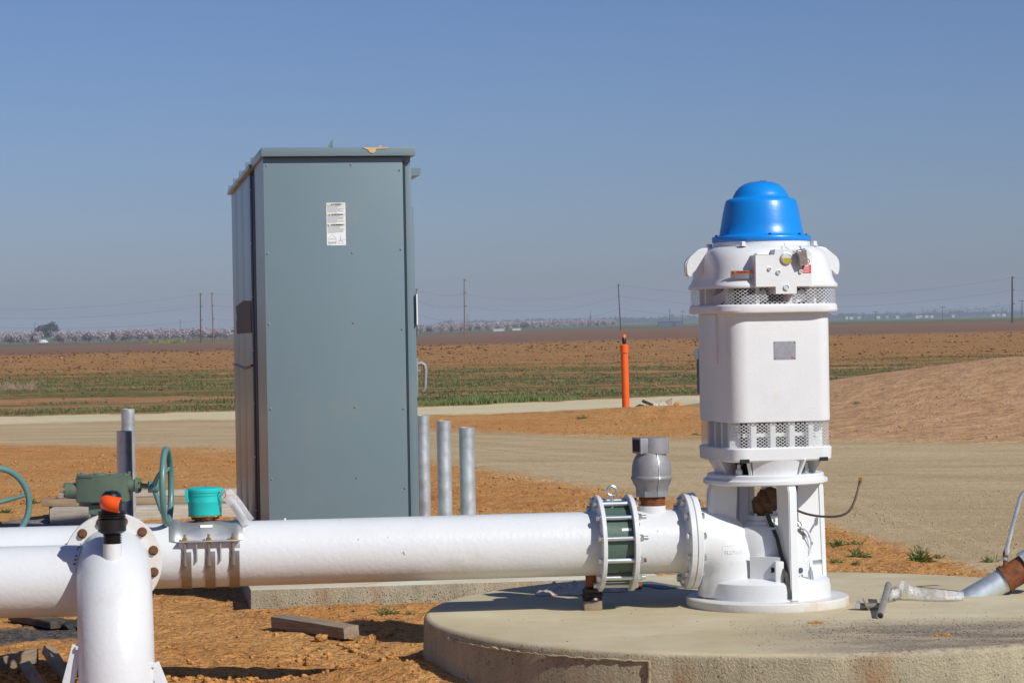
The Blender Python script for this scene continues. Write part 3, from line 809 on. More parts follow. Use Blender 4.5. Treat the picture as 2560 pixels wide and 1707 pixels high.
# ------------------------------------------------------------------ concrete pad and slab
def build_pad():
    t = thing('concrete_pad', (PADC.x, PADC.y, 0), 'large round concrete pad carrying the pump', 'concrete pad')
    bm = NB()
    r = PADR; b = 0.03
    prof = [(r + 0.012, -0.25)] + [(r + 0.012 - 0.012 * k / 6, -0.25 + (ZPAD - b + 0.25) * k / 6) for k in range(1, 7)]
    prof += [(r - b + b * math.cos(a), ZPAD - b + b * math.sin(a)) for a in [R(15), R(35), R(55), R(75), R(90)]]
    prof += [(r * f_, ZPAD) for f_ in (0.9, 0.7, 0.4)] + [(0, ZPAD)]
    lathe(bm, prof, seg=160)
    obj('slab_body', bm, 'pad', t, ang=60)
    # raised form-joint seam and ragged lip under the trowelled edge
    a = math.atan2(-math.sqrt(max(0, 1 - 0.42 ** 2)), -0.42)
    bm = NB()
    rr = random.Random(4); pts = [(r * 1.006 * math.cos(a) + rr.uniform(-.002, .002), r * 1.006 * math.sin(a), -0.1 + 0.36 * k / 18) for k in range(19)]
    tube(bm, pts, [0.006 + rr.uniform(-.002, .003) for _ in pts], 8)
    obj('form_seam', bm, 'pad', t)
    bm = NB(); pts = []; rad = []
    for k in range(60):
        q = a - R(42) * (1 - k / 59.0)
        pts.append(((r + 0.004) * math.cos(q), (r + 0.004) * math.sin(q), ZPAD - 0.042 + rr.uniform(-.003, .003))); rad.append(0.004 + rr.uniform(-.003, .003))
    tube(bm, pts, rad, 8); obj('form_lip', bm, 'pad', t)
build_pad()

CAB_ROT = R(8.75)
CAB_D = 15.3
c0 = P(664, 805, CAB_D)
ZSL = 0.108
CABO = Vector((c0.x, c0.y, ZSL))
def cab_local(px, py, ly=0.0):     # local (x, z above slab) of a pixel on the near face of the cabinet
    v = ray(px, py); nrm = Vector((math.sin(CAB_ROT), -math.cos(CAB_ROT), 0)); o = Vector((0, 0, CZ))
    base = CABO - nrm * ly
    t = (base - o).dot(nrm) / v.dot(nrm); q = o + v * t - CABO
    return q.x * math.cos(CAB_ROT) + q.y * math.sin(CAB_ROT), q.z
def build_slab():
    t = thing('equipment_slab', (CABO.x, CABO.y, 0), 'long concrete slab under the grey electrical cabinet', 'concrete slab', CAB_ROT)
    bm = NB(); x0 = cab_local(626, 1471, -0.2)[0]
    bx(bm, ((x0 + 2.35) / 2, 2.45, ZSL / 2 - 0.1), (2.35 - x0, 5.3, ZSL + 0.2), bev=0.012)
    obj('slab_body', bm, 'slab', t)
    rr = np.random.RandomState(31); pts, sz = [], []
    for k in range(700):
        pts.append((rr.uniform(x0, 2.3), -0.2 - 0.004, rr.uniform(-0.02, 0.085) * rr.rand() ** 0.4)); sz.append(0.002 + 0.004 * rr.rand() ** 2)
    o = scatter_rocks('exposed_gravel', np.array(pts), sz, 'slab', 'rough gravel showing in the slab front', seed=31)
    o.parent = t; del o['category']
build_slab()

# ------------------------------------------------------------------ electrical cabinet
def build_cabinet():
    t = thing('electrical_cabinet', CABO, 'tall grey steel electrical cabinet with a white warning sheet', 'electrical cabinet', CAB_ROT)
    H = cab_local(660, 393)[1]                # top of the panel
    HT = cab_local(652, 371)[1]               # top of the lid
    W = cab_local(1013, 805)[0]
    L = 4.35
    W2 = W + 0.055
    bm = NB(); bx(bm, (W2 / 2, L / 2 + 0.01, 0.05), (W2 - 0.06, L - 0.06, 0.10)); obj('base_channel', bm, 'cab_dark', t)
    # first section body (set back behind its bolted end panel)
    bm = NB(); bx(bm, (W2 / 2, 0.545, 0.10 + (H - 0.10) / 2), (W2 - 0.012, 1.05, H - 0.10)); obj('end_section', bm, 'cab', t)
    bm = NB(); bx(bm, (W / 2, 0.008, 0.10 + (H - 0.105) / 2), (W, 0.024, H - 0.105), bev=0.004); obj('end_panel', bm, 'cab', t)
    bm = NB(); bx(bm, (W + 0.034, 0.02, 0.10 + (H - 0.16) / 2), (0.038, 0.03, H - 0.16), bev=0.003); obj('corner_post', bm, 'cab', t)
    bm = NB(); bx(bm, (W + 0.0075, 0.0215, 0.10 + (H - 0.13) / 2), (0.012, 0.03, H - 0.13)); obj('panel_gap', bm, 'cab_dark', t)
    bm = NB(); bx(bm, (W2 + 0.009, 0.55, 0.12 + (H - 0.42) / 2), (0.02, 0.95, H - 0.42), bev=0.003)
    door = obj('door', bm, 'cab', t)
    # door handle on the right side
    zh = cab_local(1050, 915)[1]; zt = cab_local(1050, 908)[1]; zb = cab_local(1050, 980)[1]
    bm = NB(); xh = W2 + 0.02
    tube(bm, [(xh, 0.12, zt - 0.01), (xh + 0.03, 0.12, zt), (xh + 0.052, 0.12, zt - 0.012), (xh + 0.058, 0.12, zt - 0.04), (xh + 0.055, 0.12, zb + 0.03), (xh + 0.046, 0.12, zb + 0.005), (xh + 0.036, 0.12, zb)], [0.013, 0.013, 0.0125, 0.012, 0.010, 0.009, 0.007], 10)
    bx(bm, (xh + 0.012, 0.12, zt - 0.045), (0.03, 0.03, 0.014)); bx(bm, (xh + 0.004, 0.12, (zt + zb) / 2), (0.01, 0.05, 0.24), bev=0.002)
    obj('handle', bm, 'alu', door)
    zl0 = cab_local(1032, 812)[1]; zl1 = cab_local(1032, 735)[1]
    bm = NB(); bx(bm, (W2 + 0.0225, 0.11, (zl0 + zl1) / 2), (0.007, 0.16, zl1 - zl0)); obj('sticker', bm, 'label', door)
    # other sections behind, with a deep dark recess between
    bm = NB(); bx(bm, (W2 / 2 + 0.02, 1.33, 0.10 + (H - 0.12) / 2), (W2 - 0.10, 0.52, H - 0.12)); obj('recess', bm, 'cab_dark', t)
    for yy_ in (1.10, 1.22, 1.45, 1.57):
        bm = NB(); bx(bm, (0.012, yy_, 0.10 + (H - 0.14) / 2), (0.022, 0.035, H - 0.14), bev=0.002); obj('flange_strip', bm, 'cab_dark', t)
    ys = [1.60, 2.52, 3.45, 4.35]
    for a, b in zip(ys[:-1], ys[1:]):
        bm = NB(); bx(bm, (W2 / 2, (a + b) / 2, 0.10 + (H - 0.10) / 2), (W2 - 0.004, b - a - 0.012, H - 0.10), bev=0.004)
        s = obj('rear_section', bm, 'cab', t)
        bm = NB(); bx(bm, (W2 + 0.009, (a + b) / 2, H / 2), (0.018, b - a - 0.08, H - 0.4), bev=0.003); obj('door', bm, 'cab', s)
    # roofs: bolted lid of the end section, then stepped flanged roofs
    OH = 0.015
    bm = NB(); bx(bm, (W2 / 2 + 0.004, 0.52, H + (HT - H) / 2), (W2 + 0.03, 1.13, HT - H), bev=0.004)
    lid = obj('lid', bm, 'cab', t)
    for k, (a, b) in enumerate([(1.09, 1.59)] + list(zip(ys[:-1], ys[1:]))):
        bm = NB(); bx(bm, (W2 / 2, (a + b) / 2, H + 0.012), (W2 + 0.055, b - a, 0.028), bev=0.003)
        for yq in (a + 0.03, b - 0.02):
            bx(bm, (W2 / 2, yq, H + 0.048), (W2 + 0.045 if k else W2 + 0.03, 0.02, 0.046))
        obj('roof', bm, 'cab', t)
    # drip hood over the doors, tan underside
    bm = NB(); zh0 = cab_local(1040, 432)[1]; zh1 = cab_local(1040, 413)[1]
    prism(bm, [(W2, zh0), (W2 + 0.085, zh0), (W2 + 0.092, zh1), (W2, zh1)], -3.9, Matrix.Translation((0, 0.3, 0)) @ Matrix.Rotation(R(90), 4, 'X'))
    obj('drip_hood', bm, 'cab', t)
    # lifting bracket on top, torn paper on the lid
    xa, _z = cab_local(826, 370); xb, _ = cab_local(849, 370); zt2 = cab_local(849, 350, 0.55)[1]
    bm = NB(); prism(bm, [(xa, HT - 0.01), (xb + 0.006, HT - 0.01), (xb + 0.006, zt2), (xb - 0.002, zt2)], -0.012, Matrix.Translation((0, 0.55, 0)) @ Matrix.Rotation(R(90), 4, 'X'))
    bx(bm, (xb + 0.003, 0.58, HT + 0.02), (0.008, 0.08, 0.06)); obj('lifting_bracket', bm, 'cab', t)
    def face(px, py): return cab_local(px, py, -0.046)
    pl = [face(*p) for p in [(905, 369), (972, 369), (968, 372), (940, 373), (939, 380), (933, 384), (925, 382), (920, 375), (912, 372)]]
    bm = NB(); prism(bm, [(a, min(b, HT - 0.001)) for a, b in pl], 0.0025, Matrix.Translation((0, -0.0465, 0)) @ Matrix.Rotation(R(90), 4, 'X'))
    obj('torn_paper', bm, 'tape', lid)
    bm = NB()
    v = [(0.98 * 0.80, 0.0, HT), (0.86 * 0.80, -0.03, HT), (0.93 * 0.80, -0.02, HT + 0.03)]
    prism(bm, [(face(944, 369)[0], 0), (face(958, 369)[0], 0), (face(953, 369)[0], 0.014), (face(948, 369)[0], 0.006)], 0.003, Matrix.Translation((0, -0.02, HT - 0.002)) @ Matrix.Rotation(R(90), 4, 'X'))
    obj('torn_paper', bm, 'tape', lid)
    # screws of the end panel
    bm = NB(); lathe(bm, [(0.0070, 0), (0.0070, 0.0025)], 16); lathe(bm, [(0.0050, 0.0025), (0.0047, 0.0065), (0.003, 0.008)], 6)
    sm = meshof('screw', bm)
    rows = [[(667, 413), (878, 411), (1000, 425)], [(670, 633), (881, 631), (1003, 623)], [(673, 810), (884, 806), (1006, 822)], [(677, 1021), (888, 1017), (1010, 1021)], [(680, 1197), (892, 1193), (1014, 1219)]]
    rot = Matrix.Rotation(R(90), 4, 'X')
    for r_ in rows:
        for (px, py) in r_:
            x, z = cab_local(px, py, -0.004)
            put('screw', sm, 'zinc', t, Matrix.Translation((min(max(x, 0.018), W - 0.018), -0.004, z)) @ rot)
    rl_ = Matrix.Rotation(R(-90), 4, 'Y')
    for zz in np.linspace(0.35, H - 0.12, 7):
        put('screw', sm, 'zinc', t, Matrix.Translation((0.0065, 0.06, zz)) @ rl_)
        put('screw', sm, 'zinc', t, Matrix.Translation((0.001, 1.45, zz)) @ rl_)
    rr_ = Matrix.Rotation(R(0), 4, 'Y')
    # brown paper patch and dark cable tie on the long side
    bm = NB()
    z1, z0 = H * 0 + (CZ - ZSL) + 0.19, (CZ - ZSL) - 0.03
    zt_, zb_ = CZ - ZSL + 60 * 18.2 / FPX, CZ - ZSL - 14 * 18.2 / FPX
    prism(bm, [(1.63, zb_), (3.70, zb_ - 0.012), (3.78, zb_ + 0.07), (3.66, (zt_ + zb_) / 2), (3.82, zt_ - 0.02), (2.6, zt_ + 0.012), (1.63, zt_)], 0.004,
          Matrix.Translation((-0.004, 0, 0)) @ Matrix(((0, 0, 1, 0), (1, 0, 0, 0), (0, 1, 0, 0), (0, 0, 0, 1))))
    obj('paper_patch', bm, 'card', t)
    bm = NB(); za = CZ - ZSL - 103 * 16.4 / FPX; zc = CZ - ZSL - 110 * 19.5 / FPX
    tube(bm, [(-0.008, 1.55, za + 0.01), (-0.01, 2.6, (za + zc) / 2 + 0.01), (-0.008, 4.3, zc + 0.05)], 0.007, 6); obj('strap', bm, 'cab_dark', t)
    # warning sheet
    xl, zt3 = cab_local(815.5, 507.5, -0.006); xr, zb3 = cab_local(865, 613.5, -0.006)
    w_, h_ = xr - xl, zt3 - zb3
    bm = NB(); bx(bm, ((xl + xr) / 2, -0.0052, (zt3 + zb3) / 2), (w_, 0.0016, h_)); sheet = obj('warning_label', bm, 'label', t)
    sheet['label'] = 'white trilingual warning sheet with small drawings'
    yl = -0.0066
    def bar(fx0, fx1, fz0, fz1, material, nm='print_line', y=yl):
        bm = NB(); bx(bm, (xl + w_ * (fx0 + fx1) / 2, y, zt3 - h_ * (fz0 + fz1) / 2), (w_ * (fx1 - fx0), 0.0008, h_ * (fz1 - fz0)))
        return obj(nm, bm, material, sheet, flat=True)
    for (f0, txt) in ((0.012, 'WARNING'), (0.252, 'ADVERTENCIA'), (0.492, 'AVERTISSEMENT')):
        bar(0.02, 0.98, f0, f0 + 0.046, 'cream', 'header_band')
        me = text_mesh(txt, h_ * 0.042, 0.0002, 'CENTER', 0.0004)
        for p in me.vertices: p.co = Vector((p.co.x, p.co.y, p.co.z))
        put('header_text', me, 'ink', sheet, Matrix.Translation((xl + w_ * 0.56, yl - 0.0012, zt3 - h_ * (f0 + 0.024))) @ Matrix.Rotation(R(90), 4, 'X'))
        bm = NB(); cx_, cz_ = xl + w_ * (0.56 - 0.031 * len(txt) - 0.07), zt3 - h_ * (f0 + 0.024); s_ = h_ * 0.018
        prism(bm, [(-s_, -s_), (s_, -s_), (0, s_)], 0.0008, Matrix.Translation((cx_, yl - 0.0008, cz_)) @ Matrix.Rotation(R(90), 4, 'X')); obj('warning_triangle', bm, 'ink', sheet, flat=True)
    bm = NB(); rr = random.Random(12)
    for f0 in (0.064, 0.304, 0.544):
        for k in range(9):
            wd_ = rr.uniform(0.35, 0.93) if k % 3 == 2 else rr.uniform(0.85, 0.94)
            if k == 0: wd_ = 0.7
            x_ = 0.05
            while x_ < wd_:
                ln = rr.uniform(0.03, 0.11); ln = min(ln, wd_ - x_ + 0.02)
                bx(bm, (xl + w_ * (x_ + ln / 2), yl, zt3 - h_ * (f0 + 0.019 * k + 0.006)), (w_ * ln, 0.0006, h_ * (0.0085 if k else 0.011))); x_ += ln + 0.018
    tag(obj('print_lines', bm, 'inkgrey', sheet, flat=True), kind='stuff')
    bm = NB()
    def seg(pts, th=0.0007):
        for (a, b), (c_, d_) in zip(pts[:-1], pts[1:]):
            p0 = Vector((xl + w_ * a, yl, zt3 - h_ * b)); p1 = Vector((xl + w_ * c_, yl, zt3 - h_ * d_))
            cyl(bm, p0, p1, th, seg=4)
    seg([(0.08, 0.835), (0.29, 0.735), (0.50, 0.835), (0.08, 0.835)]); seg([(0.08, 0.86), (0.52, 0.86)])
    seg([(0.08, 0.87), (0.08, 0.955), (0.49, 0.955), (0.49, 0.87)])
    for a in (0.11, 0.245, 0.38):
        for b in (0.92, 0.935): seg([(a, b), (a + 0.09, b)], 0.0016)
    seg([(0.72, 0.74), (0.72, 0.80), (0.70, 0.84), (0.74, 0.84), (0.72, 0.80)]); seg([(0.60, 0.90), (0.72, 0.875), (0.83, 0.90), (0.86, 0.955), (0.60, 0.955), (0.60, 0.90)])
    seg([(0.72, 0.84), (0.66, 0.90), (0.78, 0.90), (0.72, 0.84)]); seg([(0.82, 0.865), (0.95, 0.868)])
    seg([(0.05, 0.982), (0.25, 0.984)], 0.0006); seg([(0.88, 0.978), (0.95, 0.978)], 0.001)
    obj('drawing', bm, 'inkgrey', sheet, flat=True)
build_cabinet()

# ------------------------------------------------------------------ pump frame
PIPE_ROT = R(7.5)
PC, PS = math.cos(PIPE_ROT), math.sin(PIPE_ROT)
ZAX = 0.612                                   # height of the pipe axis
PR = 0.150                                    # pipe radius
def tx(px, py=1360.0):                        # distance along the pipe axis (negative to the left) of a pixel column
    v = ray(px, py); nrm = Vector((PS, -PC, 0)); o = Vector((0, 0, CZ))
    t = (Vector((PUMP.x, PUMP.y, 0)) - o).dot(nrm) / v.dot(nrm); q = o + v * t
    return (q.x - PUMP.x) * PC + (q.y - PUMP.y) * PS
def zp(py): return P(1910, py, 12.15).z - ZPAD
def pipe_pt(t, z=ZAX): return Vector((PUMP.x + t * PC, PUMP.y + t * PS, z))
AX = Matrix.Rotation(R(90), 4, 'Y')           # local Z -> local X
def disc(bm, x0, x1, r, z=0.0, seg=64, hole=None, bev=0.003):
    if hole: prof = [(hole, x0), (r - bev, x0), (r, x0 + bev), (r, x1 - bev), (r - bev, x1), (hole, x1), (hole, x0)]
    else: prof = [(0, x0), (r - bev, x0), (r, x0 + bev), (r, x1 - bev), (r - bev, x1), (0, x1)]
    lathe(bm, prof, seg, Matrix.Translation((0, 0, z)) @ AX, close=False)

def build_head():
    t = thing('pump_discharge_head', PUMP, 'white cast pump discharge head bolted to the round concrete pad', 'pump head', PIPE_ROT)
    bm = NB(); r = 0.385
    lathe(bm, [(0, 0), (r - 0.003, 0), (r, 0.006), (r, 0.036), (r - 0.006, 0.042), (0, 0.042)], 96, close=False)
    obj('base_flange', bm, 'white_dirty', t)
    bm = NB(); lathe(bm, [(0.30, 0.041), (0.301, 0.085), (0.296, 0.118), (0.285, 0.128), (0.16, 0.15), (0.16, 0.041)], 72); obj('skirt_ring', bm, 'white_pump', t)
    zt, zb = zp(1192), zp(1206)
    bm = NB(); lathe(bm, [(0.17, zb), (0.288, zb), (0.295, zb + 0.006), (0.295, zt - 0.006), (0.288, zt), (0.17, zt), (0.17, zb)], 80, close=False); obj('top_ring', bm, 'white_pump', t)
    # four upright webs
    for k, a in enumerate((12, 102, 192, 282)):
        bm = NB()
        poly = [(0.150, zb + 0.002), (0.282, zb + 0.002), (0.292, zb - 0.03), (0.304, 0.043), (0.20, 0.043), (0.18, 0.14)]
        m = Matrix.Rotation(R(a - 90), 4, 'Z') @ Matrix.Translation((0, 0.016, 0)) @ Matrix.Rotation(R(90), 4, 'X')
        prism(bm, poly, 0.032, m)
        m2 = Matrix.Rotation(R(a - 90), 4, 'Z') @ Matrix.Translation((0, 0.021, 0)) @ Matrix.Rotation(R(90), 4, 'X')
        prism(bm, [(0.268, zb + 0.001), (0.287, zb + 0.001), (0.297, zb - 0.03), (0.309, 0.043), (0.285, 0.043), (0.272, zb - 0.03)], 0.042, m2)
        bmesh.ops.bevel(bm, geom=bm.edges[:], offset=0.004, segments=2, affect='EDGES')
        obj('leg', bm, 'white_pump', t)
    # elbow from below turning to the left
    AXL = ZAX - ZPAD
    ER, Ecx, Ecz, er = 0.160, -0.330, AXL - 0.160, 0.157
    x_fl = tx(1735)
    pts = [Vector((x_fl - 0.004, 0, AXL)), Vector((Ecx, 0, AXL))] + [Vector((Ecx + ER * math.sin(q), 0, Ecz + ER * math.cos(q))) for q in np.linspace(0.08, math.pi / 2, 14)] + [Vector((Ecx + ER, 0, 0.05))]
    bm = NB(); tube(bm, pts, [er] * 2 + list(np.linspace(er, er + 0.006, 15)), 48)
    elb = obj('elbow', bm, 'white_pump', t, ang=60)
    bm = NB(); lathe(bm, [(0.195, 0.05), (0.192, 0.16), (0.190, 0.27), (0.182, 0.335), (0.155, 0.375), (0.115, 0.388), (0.112, 0.398), (0, 0.398)], 56, Matrix.Translation((0.015, 0, 0))); obj('column_casing', bm, 'white_pump', t, ang=50)
    # left foot web below the elbow
    bm = NB(); bx(bm, (-0.265, -0.03, 0.098), (0.11, 0.06, 0.115), bev=0.006); prism(bm, [(-0.24, 0.042), (-0.13, 0.042), (-0.15, 0.15), (-0.22, 0.19)], 0.05, Matrix.Translation((0, 0.02, 0)) @ Matrix.Rotation(R(90), 4, 'X'))
    obj('foot_web', bm, 'white_pump', t)
    bm = NB(); cyl(bm, (0.0, 0, 0.396), (0.0, 0, 0.425), 0.082, seg=40); cyl(bm, (0, 0, 0.42), (0, 0, 0.445), 0.055, seg=32); obj('gland', bm, 'white_pump', t)
    bm = NB(); cyl(bm, (0, 0, 0.44), (0, 0, zt + 0.02), 0.021, seg=20); obj('shaft', bm, 'galv', t)
    hx = hexmesh(0.010, 0.012)
    for q in (30, 150, 210, 330):
        put('gland_bolt', hx, 'zinc', t, Matrix.Translation((0.068 * math.cos(R(q)), 0.068 * math.sin(R(q)), 0.425)))
    # rectangular lug with a hole
    bm = NB(); bx(bm, (0.0, -0.235, 0.165), (0.042, 0.07, 0.125), bev=0.008); prism(bm, [(-0.12, -0.17), (0.005, -0.26), (0.005, -0.16)], 0.155, Matrix.Translation((0, 0, 0.09))); 
    lug = obj('lug', bm, 'white_pump', t)
    bm = NB(); cyl(bm, (-0.0335, -0.236, 0.185), (-0.018, -0.236, 0.185), 0.012, seg=20); obj('hole', bm, 'darkhole', lug)
    bm = NB(); cyl(bm, (0.03, -0.238, 0.185), (0.075, -0.238, 0.185), 0.016, seg=20); obj('plug', bm, 'galv', t)
    # right bulge details: raised panel, drain plugs
    bm = NB(); torus(bm, 0.088, 0.006, Matrix.Translation((0.125, -0.145, 0.285)) @ Matrix.Rotation(R(35), 4, 'Z') @ Matrix.Rotation(R(90), 4, 'X'), 32, 8); obj('cast_rim', bm, 'white_pump', t)
    bm = NB(); lathe(bm, [(0.026, 0), (0.026, 0.012), (0.018, 0.016)], 24, Matrix.Translation((0.11, -0.168, 0.175)) @ Matrix.Rotation(R(30), 4, 'Z') @ Matrix.Rotation(R(90), 4, 'X')); pl = obj('drain_port', bm, 'white_pump', t)
    bm = NB(); lathe(bm, [(0.013, 0.010), (0.013, 0.022)], 20, Matrix.Translation((0.11, -0.168, 0.175)) @ Matrix.Rotation(R(30), 4, 'Z') @ Matrix.Rotation(R(90), 4, 'X')); obj('plug', bm, 'greybox', pl)
    bm = NB(); cyl(bm, (0.165, -0.19, 0.124), (0.165, -0.19, 0.175), 0.016, 0.010, 16); cyl(bm, (0.165, -0.19, 0.17), (0.165, -0.19, 0.19), 0.006, seg=12); obj('drain_fitting', bm, 'zinc', t)
    bm = NB(); cyl(bm, (0.205, -0.09, 0.20), (0.24, -0.11, 0.205), 0.012, seg=16); obj('plug', bm, 'zinc', t)
    bm = NB(); tube(bm, [(0.10, -0.08, 0.385), (0.11, -0.10, 0.40), (0.128, -0.11, 0.385), (0.14, -0.12, 0.35), (0.155, -0.13, 0.32)], [0.012, 0.016, 0.018, 0.014, 0.008], 10); obj('grease_hose', bm, 'strap', t)
    bm = NB(); tube(bm, [(0.125, -0.03, 0.38), (0.135, -0.03, 0.48), (0.15, -0.02, zb)], 0.006, 8); obj('drain_tube', bm, 'copper', t)
    # cast lettering on the elbow
    def wrap(s, size, cx, cz, rise, nm):
        me = text_mesh(s, size, 0.0025, 'CENTER', 0.0006)
        for v in me.vertices:
            x, z, h = cx + v.co.x, cz + v.co.y, v.co.z
            if x < Ecx: d = abs(z - AXL)
            else: d = abs(math.hypot(x - Ecx, z - Ecz) - ER)
            v.co = Vector((x, -(math.sqrt(max(0.0, er * er - d * d)) + rise + h), z))
        put(nm, me, 'white_pump', t)
    cxx = tx(1829); wrap('FLOWSERVE', 0.0245, cxx, zp(1370) + 0.0, 0.0022, 'cast_name')
    wrap('82125451', 0.0235, cxx + 0.004, zp(1398), 0.0022, 'cast_number')
    bm = NB()
    fr = [(cxx - 0.078, zp(1354)), (cxx + 0.082, zp(1350)), (cxx + 0.082, zp(1382)), (cxx - 0.078, zp(1383))]
    for (a, b) in zip(fr, fr[1:] + fr[:1]):
        q = []
        for k in range(9):
            x = a[0] + (b[0] - a[0]) * k / 8; z = a[1] + (b[1] - a[1]) * k / 8
            d = abs(z - AXL) if x < Ecx else abs(math.hypot(x - Ecx, z - Ecz) - ER)
            q.append(Vector((x, -math.sqrt(max(1e-4, er * er - d * d)) - 0.0005, z)))
        tube(bm, q, 0.003, 6)
    obj('cast_frame', bm, 'white_pump', t)
    # discharge flange
    bm = NB(); disc(bm, tx(1722), tx(1737), 0.227, AXL); fl = obj('discharge_flange', bm, 'white_pump', t)
    hm = hexmesh(0.0165, 0.017)
    for k in range(12):
        q = R(11 + 30 * k)
        put('flange_bolt', hm, 'zinc', t, Matrix.Translation((tx(1737), -0.192 * math.cos(q), AXL + 0.192 * math.sin(q))) @ AX)
    return t
HEAD = build_head()

def build_motor():
    z0 = zp(1199)
    t = thing('pump_motor', PUMP + Vector((0, 0, z0)), 'tall white electric pump motor with a domed blue cap', 'pump motor', R(15))
    def z(py): return zp(py) - z0
    SEG = 12
    def rsq(half, rc, zz, seg=SEG):
        o = []
        for (sx, sy, a0) in ((1, 1, 0), (-1, 1, 90), (-1, -1, 180), (1, -1, 270)):
            for k in range(seg + 1):
                a = R(a0 + 90 * k / seg)
                o.append(Vector((sx * (half - rc) + rc * math.cos(a), sy * (half - rc) + rc * math.sin(a), zz)))
        return o
    bm = NB(); lathe(bm, [(0, 0.001), (0.272, 0.001), (0.277, 0.006), (0.277, z(1180) - 0.005), (0.272, z(1180)), (0, z(1180))], 80, close=False); obj('mounting_flange', bm, 'white_pump', t)
    # bottom bracket: sloping pads with dark openings between
    zf, zl = z(1180), z(1146)
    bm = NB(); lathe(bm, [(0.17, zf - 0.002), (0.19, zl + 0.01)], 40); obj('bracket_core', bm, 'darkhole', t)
    for a in (-8, 82, 172, 262):
        bm = NB()
        pts = []
        for zz, rr_, hw in ((zf - 0.001, 0.237, 26), (zl + 0.004, 0.262, 26)):
            ring = [Vector((rr_ * math.sin(R(q)), -rr_ * math.cos(R(q)), zz)) for q in np.linspace(-hw, hw, 9)] + [Vector(((rr_ - 0.06) * math.sin(R(q)), -(rr_ - 0.06) * math.cos(R(q)), zz)) for q in np.linspace(hw, -hw, 9)]
            pts.append(ring)
        loft(bm, pts)
        bmesh.ops.transform(bm, matrix=Matrix.Rotation(R(a), 4, 'Z'), verts=bm.verts)
        obj('bracket_pad', bm, 'white_pump', t)
        for s in (-1, 1):
            bm = NB(); prism(bm, [(0.175, zf), (0.243, zf), (0.285, zl + 0.006), (0.2, zl + 0.006)], 0.014, Matrix.Rotation(R(a + s * 29 - 90), 4, 'Z') @ Matrix.Translation((0, 0.007, 0)) @ Matrix.Rotation(R(90), 4, 'X')); obj('bracket_rib', bm, 'white_pump', t)
    hm = hexmesh(0.018, 0.026)
    for a in (37, 127, 217, 307):
        bm = NB(); q = Vector((0.225 * math.sin(R(a)), -0.225 * math.cos(R(a)), zf)); cyl(bm, q, q + Vector((0, 0, 0.05)), 0.011, seg=14); obj('stud', bm, 'zinc', t)
        put('nut', hm, 'zinc', t, Matrix.Translation(q))
    # lower ring with notches
    bm = NB(); zr0, zr1 = z(1147), z(1112)
    loft(bm, [rsq(0.250, 0.075, zr0), rsq(0.259, 0.08, zr0 + 0.008), rsq(0.261, 0.08, zr1 - 0.006), rsq(0.256, 0.08, zr1)]); obj('lower_ring', bm, 'white_pump', t, ang=30)
    for s in (-1, 1):
        bm = NB(); bx(bm, (s * 0.195, -0.2515, zr0 + 0.007), (0.042, 0.02, 0.018)); obj('notch', bm, 'darkhole', t)
    # screens of expanded metal
    def screen(path, per, za, zb_, nm, n):
        bm = NB(); cw = per / n; hh = zb_ - za; sl = 1.5; nseg = 7; wd = 0.0036
        for sgn in (1, -1):
            for i in range(n):
                prev = None
                for k in range(nseg + 1):
                    f_ = k / nseg; s = i * cw + sgn * sl * hh * f_
                    a = path(s - wd * 0.55, 0.0008 * sgn); b = path(s + wd * 0.55, 0.0008 * sgn)
                    zz = za + hh * f_
                    va = bm.verts.new((a[0], a[1], zz)); vb = bm.verts.new((b[0], b[1], zz))
                    if prev: bm.faces.new((prev[0], prev[1], vb, va))
                    prev = (va, vb)
        return obj(nm, bm, 'white_pump', t, flat=True)
    def circ(rad):
        def f(s, o):
            a = s / rad; return ((rad + o) * math.cos(a), (rad + o) * math.sin(a))
        return f
    def sqpath(half, rc):
        lp = rsq(half, rc, 0, 16); lp = lp + [lp[0]]
        L = [0.0]
        for a, b in zip(lp[:-1], lp[1:]): L.append(L[-1] + (b - a).length)
        tot = L[-1]; arrL = np.array(L); xs = np.array([p.x for p in lp]); ys = np.array([p.y for p in lp])
        def f(s, o):
            s = s % tot; x = float(np.interp(s, arrL, xs)); y = float(np.interp(s, arrL, ys)); k = 1 + o / math.hypot(x, y)
            return (x * k, y * k)
        return f, tot
    zs0, zs1 = z(1113), z(1051)
    fpath, tot = sqpath(0.252, 0.078)
    screen(fpath, tot, zs0 - 0.002, zs1 - 0.004, 'lower_vent_screen', 84)
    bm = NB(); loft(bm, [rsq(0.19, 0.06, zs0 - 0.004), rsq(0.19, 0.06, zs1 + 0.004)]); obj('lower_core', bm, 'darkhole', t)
    for s in (0, 1, 2, 3):
        for xx_ in (-0.14, -0.045, 0.05, 0.145):
            bm = NB(); bx(bm, (xx_, -0.208, (zs0 + zs1) / 2), (0.026, 0.05, zs1 - zs0 + 0.004)); bmesh.ops.rotate(bm, verts=bm.verts, matrix=Matrix.Rotation(R(90 * s), 3, 'Z'), cent=(0, 0, 0)); obj('vent_rib', bm, 'white_pump', t)
        bm = NB(); bx(bm, (0, -0.194, (zs0 + zs1) / 2), (0.36, 0.016, 0.018)); bmesh.ops.rotate(bm, verts=bm.verts, matrix=Matrix.Rotation(R(90 * s), 3, 'Z'), cent=(0, 0, 0)); obj('vent_bar', bm, 'white_pump', t)
    # body
    zb0, zb1 = z(1051), z(776)
    bm = NB(); loft(bm, [rsq(0.248, 0.075, zb0), rsq(0.2565, 0.085, zb0 + 0.004), rsq(0.2575, 0.085, zb0 + 0.012), rsq(0.2575, 0.085, zb1 - 0.07), rsq(0.2575, 0.085, zb1)])
    body = obj('body', bm, 'white_pump', t, ang=30)
